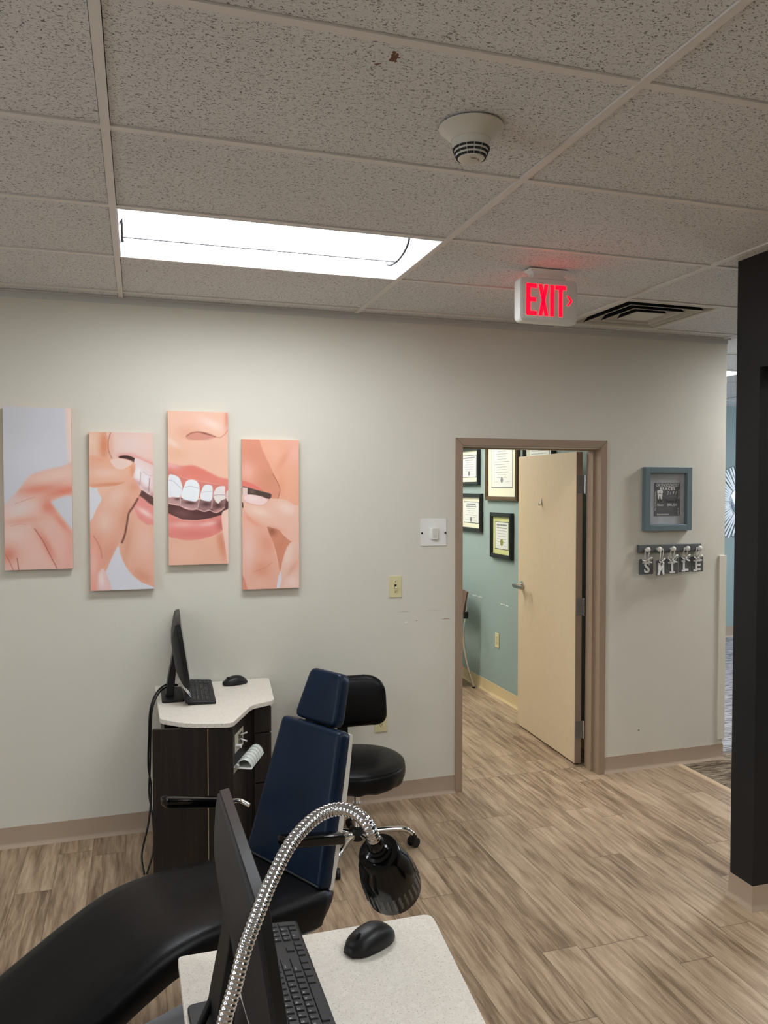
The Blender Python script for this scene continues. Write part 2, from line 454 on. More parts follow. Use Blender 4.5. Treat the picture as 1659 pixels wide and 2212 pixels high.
# hall walls
bm = BM(); box(bm, WE-.2, XR+.1, FAR, FAR+.1, 0, H+.1); struct('wall_far', bm, 'teal')
bm = BM()
box(bm, XR, XR+.1, YB, 0.2, 0, H+.1); box(bm, XR, XR+.1, 0.2, 3.0, 0, .7); box(bm, XR, XR+.1, .2, 3.0, 2.35, H+.1); box(bm, XR, XR+.1, 3.0, FAR+.1, 0, H+.1)
struct('wall_right', bm, 'teal')
w1 = sempty('window_1', (XR, 1.6, 1.5))
bm = BM()
for (a, b, c, d) in ((.2, .26, .7, 2.35), (2.94, 3.0, .7, 2.35), (.26, 2.94, .7, .76), (.26, 2.94, 2.29, 2.35), (1.57, 1.63, .76, 2.29)): box(bm, XR+.02, XR+.08, a, b, c, d)
obj('window_frame', bm, 'white', w1, world=True)
bm = BM(); box(bm, XR+.045, XR+.051, .26, 2.94, .76, 2.29); obj('window_pane', bm, 'glass', w1, world=True)
# charcoal partition: end pillar and header over a wide opening
PX = 2.508
bm = BM(); box(bm, PX, PX+.26, -1.556, -1.425, 0, H+.1); box(bm, PX, PX+.26, -3.6, -1.556, 2.258, H+.1); box(bm, PX, PX+.26, YB, -3.6, 0, H+.1)
struct('wall_partition', bm, 'char')

def baseboard(name, path, mat='vinylbase', h=.1):
    """path: xy points; the face looks to the right hand side of travel"""
    prof = [(0, 0), (0, h), (.004, h), (.005, .022), (.008, .012), (.016, .004), (.018, 0)]
    bm = BM(); pts = [Vector(p) for p in path]; rings = []
    for i, p in enumerate(pts):
        ns = []
        for a, b in ((i-1, i), (i, i+1)):
            if a >= 0 and b < len(pts):
                d = (pts[b]-pts[a]).normalized(); ns.append(Vector((d.y, -d.x)))
        n = sum(ns, Vector((0, 0))); n = n/(n.length**2)*len(ns) if len(ns) == 2 else n
        if len(ns) == 2: n = (ns[0]+ns[1])/(1+ns[0].dot(ns[1]))
        rings.append([(p.x+n.x*o, p.y+n.y*o, z) for o, z in prof])
    loft(bm, rings, True, True)
    o = struct(name, bm, mat, smooth=True); return o
baseboard('baseboard_left', [(XL, YB), (XL, 0)])
b1 = baseboard('baseboard_back', [(XL, 0), (1.811, 0)])
baseboard('baseboard_back_end', [(2.802, 0), (WE, 0), (WE, FAR)])
baseboard('baseboard_far', [(WE, FAR), (XR, FAR)], h=.13)
baseboard('baseboard_partition', [(PX+.26, -1.425), (PX, -1.425), (PX, -1.556), (PX+.26, -1.556)][::-1][::-1] if False else [(PX+.26, -1.556), (PX, -1.556), (PX, -1.425), (PX+.26, -1.425)][::-1])
baseboard('baseboard_office', [(2.95, 4.0), (2.95, WT)], mat=plain('tan office wall base', rgb(206, 182, 140), .5, grain=.03))
# cream corner guard at the wall end
bm = BM(); box(bm, 3.643, 3.6975, -.012, 0, .132, 1.328); box(bm, WE, 3.6975, 0, .045, .132, 1.328)
struct('trim_2', bm, 'guard', bevel=.002)

# ---- door frame
df = sempty('trim_3', (0, 0, 0))
OX0, OX1, OZ = 1.810, 2.803, 2.051
def frame_profile(s):  # (offset into the opening, y)
    return [(0, -.014), (0, 0), (0, WT+.006), (.043, WT+.006), (.043, WT-.04), (.058, WT-.04), (.058, .05), (.043, .05), (.043, -.014)]
bm = BM()
pr = frame_profile(1)
rings = [[(OX0+a, y, 0) for a, y in pr], [(OX0+a, y, OZ-a) for a, y in pr], [(OX1-a, y, OZ-a) for a, y in pr], [(OX1-a, y, 0) for a, y in pr]]
loft(bm, rings)
obj('door_frame', bm, 'framepaint', df, bevel=.0012)
bm = BM()
for s, x in ((1, OX0), (-1, OX1)):
    a = Vector((x, -.0145, OZ)); b = Vector((x+s*.043, -.0145, OZ-.043)); d = (b-a).normalized()*.0; n_ = Vector((.0006, 0, .0006*s))
    vs = [bm.verts.new(a-n_), bm.verts.new(b-n_), bm.verts.new(b+n_), bm.verts.new(a+n_)]; bm.faces.new(vs)
multi('mitre_joint', bm, 'dark', df)

# ---- door leaf, opened into the office
dl = sempty('door_1', (2.729, .178, 0), math.radians(-2.9))
# local: leaf runs +Y from the hinge edge, face towards -X at x=-.022
bm = BM(); box(bm, -.022, .022, 0, .872, .012, 1.992)
leaf = obj('leaf', bm, 'doorpaint', dl, bevel=.0015)
bm = BM(); box(bm, -.0215, .0215, -.0012, 0, .014, 1.99); obj('leaf_edge', bm, 'dooredge', dl)
for zc in (1.786, 1.010, .226):
    bm = BM(); box(bm, -.017, .036, -.003, -.001, zc-.055, zc+.055)
    hg = obj('hinge', bm, 'hinge', dl)
    bm = BM(); box(bm, .040, .062, -.006, -.004, zc-.055, zc+.055); obj('frame_plate', bm, 'hinge', hg)
    bm = BM(); lathe(bm, [(.0055, -.058), (.0055, .058)], 12, (.038, -.006, zc)); obj('hinge_pin', bm, 'chrome', hg, smooth=True)
    bm = BM()
    for q, (dx, dz) in enumerate(((-.002, .04), (-.008, .014), (-.008, -.014), (-.002, -.04))):
        prism(bm, [(.0+dx+.0028*math.cos(t*PI/4), zc+dz+.0028*math.sin(t*PI/4)) for t in range(8)], -.0042, -.003, 1)
    multi('screw', bm, 'satin', hg)
# lever handle
hd = None
bm = BM()
tube(bm, [(-.022, .80, 1.055), (-.031, .80, 1.055)], .033, 24); tube(bm, [(-.031, .80, 1.055), (-.037, .80, 1.055)], [.033, .022], 24)
hd = obj('door_handle', bm, 'chrome', dl, smooth=True)
bm = BM(); tube(bm, [(-.037, .80, 1.055), (-.084, .80, 1.055)], [.014, .012], 16); obj('handle_neck', bm, 'chrome', hd, smooth=True)
bm = BM(); box(bm, -.096, -.076, .665, .818, 1.041, 1.067); obj('lever', bm, 'satin', hd, bevel=.005, seg=3)
bm = BM(); tube(bm, catmull([(-.023, .49, 1.69), (-.026, .49, 1.665), (-.031, .49, 1.650), (-.042, .49, 1.648), (-.044, .49, 1.664)], 5), .0055, 8)
obj('coat_hook', bm, 'white', dl, smooth=True)

# ------------------------------------------------------------------ ceiling
ROWS = [ROW0+TS*k for k in range(-11, 7)]
COLS = [2*TS*k for k in range(-4, 8)]
holes = {}   # (col index, row index) bays that hold a fixture
def bay(cx, cy):
    return (round(cx, 3), round(cy, 3))
fixtures = [(0, ROW0-2*TS), (3, ROW0+2*TS), (3, ROW0-TS*5), (-3, ROW0-TS*4), (-2, ROW0-TS*7), (1, ROW0-TS*6), (1, ROW0+TS*3), (5, ROW0-TS*2), (1, ROW0-TS*10), (1, ROW0+TS*5), (0, ROW0+TS*3)]
fb = {bay(2*TS*c, y) for c, y in fixtures}
DB = (2*TS*2, ROW0-TS)     # diffuser bay
bm = BM(); zt = H+.007
def q4(x0, x1, y0, y1):
    x1 = min(x1, XR); y1 = min(y1, 4.0); x0 = max(x0, XL); y0 = max(y0, YB)
    if x1 <= x0 or y1 <= y0: return
    g = .0138
    box(bm, x0+g, x1-g, y0+g, y1-g, zt-.0015, zt+.015)
for cx in COLS:
    for ry in ROWS:
        k = bay(cx, ry)
        if k in fb: continue
        if abs(cx-DB[0]) < .01 and abs(ry-DB[1]) < .01:
            q4(cx+TS, cx+2*TS, ry, ry+TS); continue
        if abs(cx-6*TS) < .01 and abs(ry-(ROW0-TS)) < .01:
            q4(cx, cx+TS, ry, ry+TS); continue
        q4(cx, cx+2*TS, ry, ry+TS)
ceil = struct('ceiling', bm, 'tile')
bm = BM(); box(bm, XL, XR, YB, 4.0, H+.135, H+.15); obj('plenum', bm, 'blackgap', ceil)
bm = BM(); w = .012
for cx in COLS+[COLS[-1]+2*TS]:
    if XL < cx < XR: box(bm, cx-w, cx+w, YB, 4.0 if cx < 3 else FAR, H-.001, H+.007)
for ry in ROWS:
    if YB < ry < 4: 
        for cx in COLS:
            a, b = max(cx+w, XL), min(cx+2*TS-w, XR)
            if b > a: box(bm, a, b, ry-w, ry+w, H, H+.007)
box(bm, DB[0]+TS-w, DB[0]+TS+w, DB[1]+w, DB[1]+TS-w, H, H+.007)
obj('ceiling_grid', bm, 'tee', ceil)
bm = BM()
for x0, x1, y0, y1 in ((XL, WE+.015, -.018, 0), (XL, XL+.02, YB, 0)): box(bm, x0, x1, y0, y1, H-.004, H+.004)
box(bm, XL, WE+.003, -.003, 0, H-.03, H); box(bm, WE, WE+.003, 0, FAR, H-.03, H)
struct('trim_4', bm, 'angle')

# ---- recessed lights
def ceiling_light(cx, y0, label, first=None, lens='lens'):
    if first is not None: return dup(first, (cx+TS, y0+TS/2, H), label)
    t = thing('ceiling_light', label, 'ceiling light', (cx+TS, y0+TS/2, H), group='recessed ceiling lights')
    X, Y = TS-.012, TS/2-.012
    bm = BM()
    # trough: side reflectors and sloped ends
    for s in (1, -1):
        prev = None
        prof = [(Y, .0), (Y-.03, .045), (Y-.07, .075), (Y-.13, .088), (0, .09)]
        for (a, za), (b, zb) in zip(prof, prof[1:]):
            vs = [bm.verts.new((-X, s*a, za)), bm.verts.new((X, s*a, za)), bm.verts.new((X, s*b, zb)), bm.verts.new((-X, s*b, zb))]
            bm.faces.new(vs)
    obj('reflector', bm, 'refl', t, smooth='all')
    bm = BM()
    for s in (1, -1):
        vs = [bm.verts.new(p) for p in ((s*X, -Y, 0), (s*X, Y, 0), (s*(X-.09), Y-.01, .09), (s*(X-.09), -Y+.01, .09))]; bm.faces.new(vs)
    multi('end_plate', bm, 'refl', t)
    bm = BM(); n = 16; yc = 0.0; hw = .165
    rings = []
    for x in (-X+.015, X-.09):
        rings.append([(x, yc+hw*math.cos(PI+PI*i/n), .068-.070*math.sin(PI*i/n)**.8) for i in range(n+1)]+[(x, yc, .085)])
    loft(bm, rings); obj('diffuser', bm, lens, t, smooth=True)
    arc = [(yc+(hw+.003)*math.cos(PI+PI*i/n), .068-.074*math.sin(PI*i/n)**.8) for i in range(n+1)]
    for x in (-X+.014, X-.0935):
        bm = BM(); tube(bm, [(x, y, z) for y, z in arc], .0052, 6); obj('end_band', bm, 'band_shade_grey', t, smooth=True)
    bm = BM(); box(bm, -X+.012, X-.09, .014, .023, -.0050, -.0010); obj('lens_gap_shade', bm, 'band_shade_grey', t)  # dark strip drawn for the shaded gap along the lens edge
    bm = BM()
    for (a, b, c, d) in ((-X-.002, X+.002, -Y-.003, -Y+.004), (-X-.002, X+.002, Y-.004, Y+.003), (-X-.003, -X+.004, -Y, Y), (X-.004, X+.003, -Y, Y)): box(bm, a, b, c, d, -.002, .003)
    obj('frame', bm, 'refl', t)
    bm = BM(); box(bm, -X-.004, X+.004, -Y-.004, Y+.004, .100, .11)
    for (a, b, c, d) in ((-X-.006, -X-.003, -Y-.006, Y+.006), (X+.003, X+.006, -Y-.006, Y+.006), (-X-.006, X+.006, -Y-.006, -Y-.003), (-X-.006, X+.006, Y+.003, Y+.006)): box(bm, a, b, c, d, .004, .11)
    obj('housing', bm, 'refl', t)
    return t
L1 = ceiling_light(0, ROW0-2*TS, 'lit recessed ceiling light above the four canvas prints')
names = ['lit recessed ceiling light in the hall beyond the end of the off-white wall', 
         'recessed ceiling light on the far side of the charcoal partition opening', 'recessed ceiling light out of frame to the left of the canvas prints',
         'recessed ceiling light behind the camera on the left side', 'unseen recessed ceiling light added right above and behind the camera',  # second one is an unseen light added to brighten the right-hand floor
         'recessed ceiling light inside the office behind the door', 'recessed ceiling light far right in the hall by the window', 'recessed ceiling light at the back of the room behind the camera',
         'unseen recessed ceiling light added deep inside the office', 'unseen recessed ceiling light added on the left side of the office']  # two further lights added to brighten the office and door
def relens(r, key):
    for c_ in kids(r):
        if c_.name.startswith('diffuser'): c_.data = c_.data.copy(); c_.data.materials[0] = M[key]
def office_or_not(cx, y, nm):
    r = ceiling_light(cx, y, nm, L1)
    if cx > 3 and y < -2.5: relens(r, 'lens3')
    if y > 0 and cx < 3:
        for c_ in kids(r):
            if c_.name.startswith('diffuser'):
                c_.data = c_.data.copy(); c_.data.materials[0] = M['lens2']
for (c, y), nm in zip(fixtures[1:], names): office_or_not(2*TS*c, y, nm)

hl_ = ceiling_light(0, 0, 'short recessed ceiling light hidden behind the charcoal partition header', L1)
hl_.location = (7.5*TS, ROW0-TS/2, H); hl_.scale = (.5, 1, 1); relens(hl_, 'lens4')
# ---- air diffuser
t = thing('air_diffuser', 'square louvred metal air diffuser in the ceiling beside the exit sign', 'air vent', (DB[0]+TS/2, DB[1]+TS/2, H))
def sqring(bm, a0, z0, a1, z1, th=.0015):
    def ring(a, z): return [(-a, -a, z), (a, -a, z), (a, a, z), (-a, a, z)]
    loft(bm, [ring(a0, z0), ring(a1, z1), ring(a1-th, z1+th), ring(a0-th*2, z0+th), ring(a0, z0)], True, False)
bm = BM(); sqring(bm, .294, -.001, .272, -.001); sqring(bm, .272, -.001, .258, .030); obj('outer_frame', bm, 'offwhite', t)
for a in (.218, .150):
    bm = BM(); sqring(bm, a+.006, -.004, a, -.004); sqring(bm, a+.006, -.004, a-.026, .034); lv = obj('louvre', bm, 'offwhite', t)
    bm = BM(); sqring(bm, a+.009, -.002, a-.020, .038); obj('louvre_shade_ring', bm, 'blackgap', lv)  # black ring painted in for the shade between louvres
bm = BM(); box(bm, -.090, .090, -.090, .090, -.004, -.001); sqring(bm, .090, -.003, .068, .034); cpl = obj('centre_plate', bm, 'offwhite', t)
bm = BM(); sqring(bm, .093, -.001, .074, .036); obj('louvre_shade_ring', bm, 'blackgap', cpl)  # same painted shade behind the centre plate
bm = BM(); box(bm, -.296, .296, -.296, .296, .12, .125)
for a, b, c, d in ((-.3, -.29, -.3, .3), (.29, .3, -.3, .3), (-.3, .3, -.3, -.29), (-.3, .3, .29, .3)): box(bm, a, b, c, d, .006, .12)
obj('plenum', bm, 'blackgap', t)

# ---- smoke detector
t = thing('smoke_detector', 'round white smoke detector on the ceiling tile', 'smoke detector', (.925, -2.235, H))
bm = BM(); lathe(bm, [(.086, 0), (.086, -.003), (.080, -.006), (.053, -.034), (.050, -.034)], 48); obj('base_ring', bm, 'offwhite', t, smooth=True)
bm = BM(); lathe(bm, [(.051, -.030), (.0515, -.038), (.047, -.056), (.040, -.074), (.033, -.083), (.020, -.086), (.001, -.087)], 48); sb = obj('sensor_head', bm, 'offwhite', t, smooth=True)
bm = BM()
prof = [(.0475, -.058), (.0435, -.068), (.0385, -.0775)]
for i, (r, z) in enumerate(prof):
    for k in range(14):
        a0, a1 = 2*PI*(k+.08)/14, 2*PI*(k+.92)/14
        rg = []
        for a in (a0, (a0+a1)/2, a1):
            rg.append([((r-.004)*math.cos(a), (r-.004)*math.sin(a), z-.0025), ((r+.0008)*math.cos(a), (r+.0008)*math.sin(a), z-.0025),
                       ((r+.0022)*math.cos(a), (r+.0022)*math.sin(a), z+.0022), ((r-.004)*math.cos(a), (r-.004)*math.sin(a), z+.0022)])
        loft(bm, rg)
multi('vent_slot', bm, 'dark', t)
bm = BM()
for a0, a1 in ((1.65*PI-.9, 1.65*PI-.1), (1.65*PI+.1, 1.65*PI+.9)):
    loft(bm, [[(.0195*math.cos(a), .0195*math.sin(a), -.0868), (.0205*math.cos(a), .0205*math.sin(a), -.0868), (.0205*math.cos(a), .0205*math.sin(a), -.0855), (.0195*math.cos(a), .0195*math.sin(a), -.0855)] for a in [a0+(a1-a0)*k/8 for k in range(9)]])
multi('test_button_groove', bm, 'dark', t)

# ---- exit sign
t = thing('exit_sign', 'white exit sign with glowing red letters hanging from the ceiling', 'exit sign', (1.797, -1.065, H-.134))
bm = BM()
rings = []
for y, k in ((-.030, .012), (-.026, .003), (-.018, 0), (.018, 0), (.026, .003), (.030, .012)):
    rings.append([(x, y, z) for x, z in rrect(-.143+k, .143-k, -.096+k, .096-k, .022, 5)])
loft(bm, rings); obj('housing', bm, 'white', t, smooth=True)
bm = BM(); loft(bm, [[(x, y, .094) for x, y in rrect(-.085, .085, -.028, .028, .008, 3)], [(x, y, .116) for x, y in rrect(-.075, .075, -.022, .022, .006, 3)], [(x, y, .134) for x, y in rrect(-.095, .095, -.035, .035, .008, 3)]])
obj('mounting_canopy', bm, 'white', t, smooth=True)
def exitletters(y0, y1, flip):
    bm = BM(); f = -1 if flip else 1
    def R4(x0, x1, z0, z1): box(bm, min(f*x0, f*x1), max(f*x0, f*x1), y0, y1, z0, z1)
    zt_, zb = .068, -.068; st = .017
    x = -.112
    R4(x, x+st*1.1, zb, zt_); R4(x+.018, x+.050, zt_-.018, zt_); R4(x+.018, x+.046, -.009, .009); R4(x+.018, x+.050, zb, zb+.018)
    x = -.053
    for a, b in ((0, .030), (.030, 0)):
        prism(bm, [(f*(x+a), zt_), (f*(x+a+st), zt_), (f*(x+b+st), zb), (f*(x+b), zb)], y0, y1, 1)
    x = .004; R4(x, x+.018, zb, zt_)
    x = .030; R4(x, x+.052, zt_-.018, zt_); R4(x+.017, x+.034, zb, zt_-.018)
    x = .086
    prism(bm, [(f*x, .026), (f*(x+.010), .026), (f*(x+.028), .004), (f*(x+.018), .004)], y0, y1, 1)
    prism(bm, [(f*x, -.018), (f*(x+.010), -.018), (f*(x+.028), .004), (f*(x+.018), .004)], y0, y1, 1)
    return bm
obj('letters', exitletters(-.0318, -.0300, False), 'red', t)
obj('letters', exitletters(.0300, .0318, True), 'red', t)

# ------------------------------------------------------------------ canvas prints (paint colours computed per vertex)
def segd(X, Y, pts, closed):
    d = np.full(X.shape, 1e9); n = len(pts)
    for i in range(n if closed else n-1):
        (ax, ay), (bx, by) = pts[i], pts[(i+1) % n]
        vx, vy = bx-ax, by-ay; L = vx*vx+vy*vy+1e-9
        t = np.clip(((X-ax)*vx+(Y-ay)*vy)/L, 0, 1)
        d = np.minimum(d, np.hypot(X-ax-t*vx, Y-ay-t*vy))
    return d
def inside(X, Y, pts):
    r = np.zeros(X.shape, bool); n = len(pts)
    for i in range(n):
        (ax, ay), (bx, by) = pts[i], pts[(i+1) % n]
        if ay == by: continue
        r ^= ((ay > Y) != (by > Y)) & (X < (bx-ax)*(Y-ay)/(by-ay)+ax)
    return r
def smooth_pts(pts, closed=True, k=4):
    P = [np.array(p, float) for p in pts]; n = len(P); out = []
    rngi = range(n) if closed else range(n-1)
    for i in rngi:
        if closed: a, b, c, d = P[i-1], P[i], P[(i+1) % n], P[(i+2) % n]
        else: a, b, c, d = P[max(i-1, 0)], P[i], P[i+1], P[min(i+2, n-1)]
        for j in range(k):
            t = j/k; out.append(tuple(.5*((2*b)+(c-a)*t+(2*a-5*b+4*c-d)*t*t+(3*b-a-3*c+d)*t**3)))
    if not closed: out.append(tuple(P[-1]))
    return out
def paint(X, Y, base, layers):
    col = np.zeros(X.shape+(3,)); col[:] = base; mask = np.ones(X.shape)
    for L in layers:
        k = L[0]
        if k in 'PQ':      # polygon (Q: smoothed outline)
            pts = smooth_pts(L[1]) if k == 'Q' else L[1]
            sd = segd(X, Y, pts, True)*np.where(inside(X, Y, pts), 1, -1)
            mask = np.clip(sd/L[3]+.5, 0, 1); a = mask; c = np.array(L[2], float)
        elif k == 'G':     # soft blob inside the last polygon
            _, cx, cy, rx, ry, ang, c, st = L; ca, sa = math.cos(math.radians(ang)), math.sin(math.radians(ang))
            u = ((X-cx)*ca+(Y-cy)*sa)/rx; v = (-(X-cx)*sa+(Y-cy)*ca)/ry
            a = np.exp(-(u*u+v*v))*st*mask; c = np.array(c, float)
        elif k == 'E':     # shade along a line, inside the last polygon
            _, pts, wd, c, st = L; a = np.exp(-(segd(X, Y, smooth_pts(pts, False), False)/wd)**2)*st*mask; c = np.array(c, float)
        elif k == 'L':     # thin line over everything
            _, pts, wd, c, st = L; a = np.clip(1.2-segd(X, Y, smooth_pts(pts, False), False)/wd, 0, 1)*st; c = np.array(c, float)
        elif k == 'A': mask = np.ones(X.shape); continue
        col = col*(1-a[..., None])+c*a[..., None]
    return col
SK, SKL, SKD, OR = (222, 172, 150), (232, 200, 186), (204, 140, 118), (216, 140, 112)
def canvas_print(label, x0, x1, z0, z1, corners, base, layers):
    t = thing('canvas_print', label, 'canvas print', (x0, -.002, z0), group='four canvas prints of one smile on the off-white wall')
    W_, H_ = x1-x0, z1-z0; nx, nz = 150, int(150*H_/W_)
    u = np.linspace(0, 1, nx+1); v = np.linspace(0, 1, nz+1)
    Ug, Vg = np.meshgrid(u, v)        # v: 0 bottom
    (tl, tr, bl, br) = [np.array(c, float) for c in corners]
    PXc = ((1-Ug)*(1-Vg))[..., None]*bl+(Ug*(1-Vg))[..., None]*br+((1-Ug)*Vg)[..., None]*tl+(Ug*Vg)[..., None]*tr
    col = paint(PXc[..., 0], PXc[..., 1], base, layers)
    mean_ = np.array((214., 180., 166.)); col = mean_+1.06*(col-mean_)
    c = np.clip(col/255, 0, 1); c = np.where(c <= .04045, c/12.92, ((c+.055)/1.055)**2.4)
    c = np.clip(c*1.06, 0, .93)
    verts = np.stack([Ug*W_, np.full_like(Ug, -.030), Vg*H_], -1).reshape(-1, 3)
    idx = np.arange((nx+1)*(nz+1)).reshape(nz+1, nx+1)
    faces = np.stack([idx[:-1, :-1], idx[:-1, 1:], idx[1:, 1:], idx[1:, :-1]], -1).reshape(-1, 4)
    me = bpy.data.meshes.new('printed_face'); me.from_pydata(verts.tolist(), [], faces.tolist())
    at = me.color_attributes.new('ink', 'FLOAT_COLOR', 'POINT')
    at.data.foreach_set('color', np.concatenate([c.reshape(-1, 3), np.ones((c.shape[0]*c.shape[1], 1))], 1).ravel())
    if 'ink' not in M:
        k = NT('printed canvas'); a = k.n('ShaderNodeVertexColor', layer_name='ink')
        k.base(a.outputs[0], .7, 0, .2)
        vv = k.coord(); wv = k.noise(k.scale(vv, (1, 1, 1)), 900, 1); k.bump(wv, .15, .0008); M['ink'] = k.m
        M['canvasedge'] = plain('wrapped canvas edge', rgb(226, 188, 168), .7)
    me.materials.append(M['ink']); o = bpy.data.objects.new('printed_face', me); C.objects.link(o); o.parent = t
    bm = BM(); box(bm, 0, W_, -.0298, 0, 0, H_); obj('stretcher_frame', bm, 'canvasedge', t)
    return t
D_ = 'canvas print'
canvas_print('leftmost tall canvas print, white above with two soft curled fingers below', -.541, -.236, 1.367, 2.156,
    ((35, 45), (905, 60), (80, 2165), (943, 2135)), (205, 203, 208), [
    ('P', [(830, 40), (960, 40), (960, 800), (870, 780), (850, 500)], (232, 204, 192), 60),
    ('A',), ('G', 450, 700, 420, 300, 0, (214, 212, 218), .6), ('G', 150, 300, 200, 300, 0, (196, 194, 194), .4),
    ('Q', [(60, 1320), (200, 1180), (330, 1000), (420, 915), (600, 855), (800, 810), (1000, 755), (1000, 1160), (840, 1195), (680, 1250), (660, 1290), (760, 1420), (940, 1650), (1000, 1700), (1000, 2230), (0, 2230), (0, 1350)], (224, 184, 170), 40),
    ('G', 500, 1110, 330, 70, -8, (216, 138, 116), .85), ('G', 840, 1130, 260, 60, -14, (212, 126, 104), .85), ('G', 700, 930, 300, 60, -12, (230, 196, 180), .8),
    ('G', 120, 1250, 160, 130, 0, (216, 196, 194), .8), ('G', 620, 1330, 110, 110, 40, (212, 126, 104), .8), ('G', 780, 1530, 220, 50, 52, (214, 132, 110), .7),
    ('G', 250, 1380, 220, 90, -20, (222, 204, 198), .8), ('G', 300, 1520, 260, 40, -8, (216, 154, 132), .7),
    ('G', 600, 1830, 60, 250, -30, (210, 132, 112), .8), ('G', 900, 1900, 90, 300, 0, (216, 140, 122), .5), ('G', 780, 1800, 80, 250, -30, (226, 178, 164), .7),
    ('G', 200, 1700, 150, 120, 0, (226, 198, 186), .8), ('G', 420, 1900, 120, 200, -25, (228, 184, 172), .8), ('G', 110, 1960, 130, 110, 0, (204, 120, 98), .7),
    ('L', [(445, 1620), (560, 1790), (640, 1950), (745, 2150)], 9, (164, 92, 78), .75), ('L', [(230, 2010), (240, 2080), (252, 2170)], 8, (150, 80, 68), .8), ('L', [(85, 1960), (140, 2060), (185, 2170)], 8, (176, 104, 90), .7),
    ('L', [(150, 1590), (260, 1562), (340, 1570)], 7, (204, 150, 134), .6), ('L', [(200, 1300), (330, 1250), (440, 1215)], 9, (206, 146, 128), .5)])
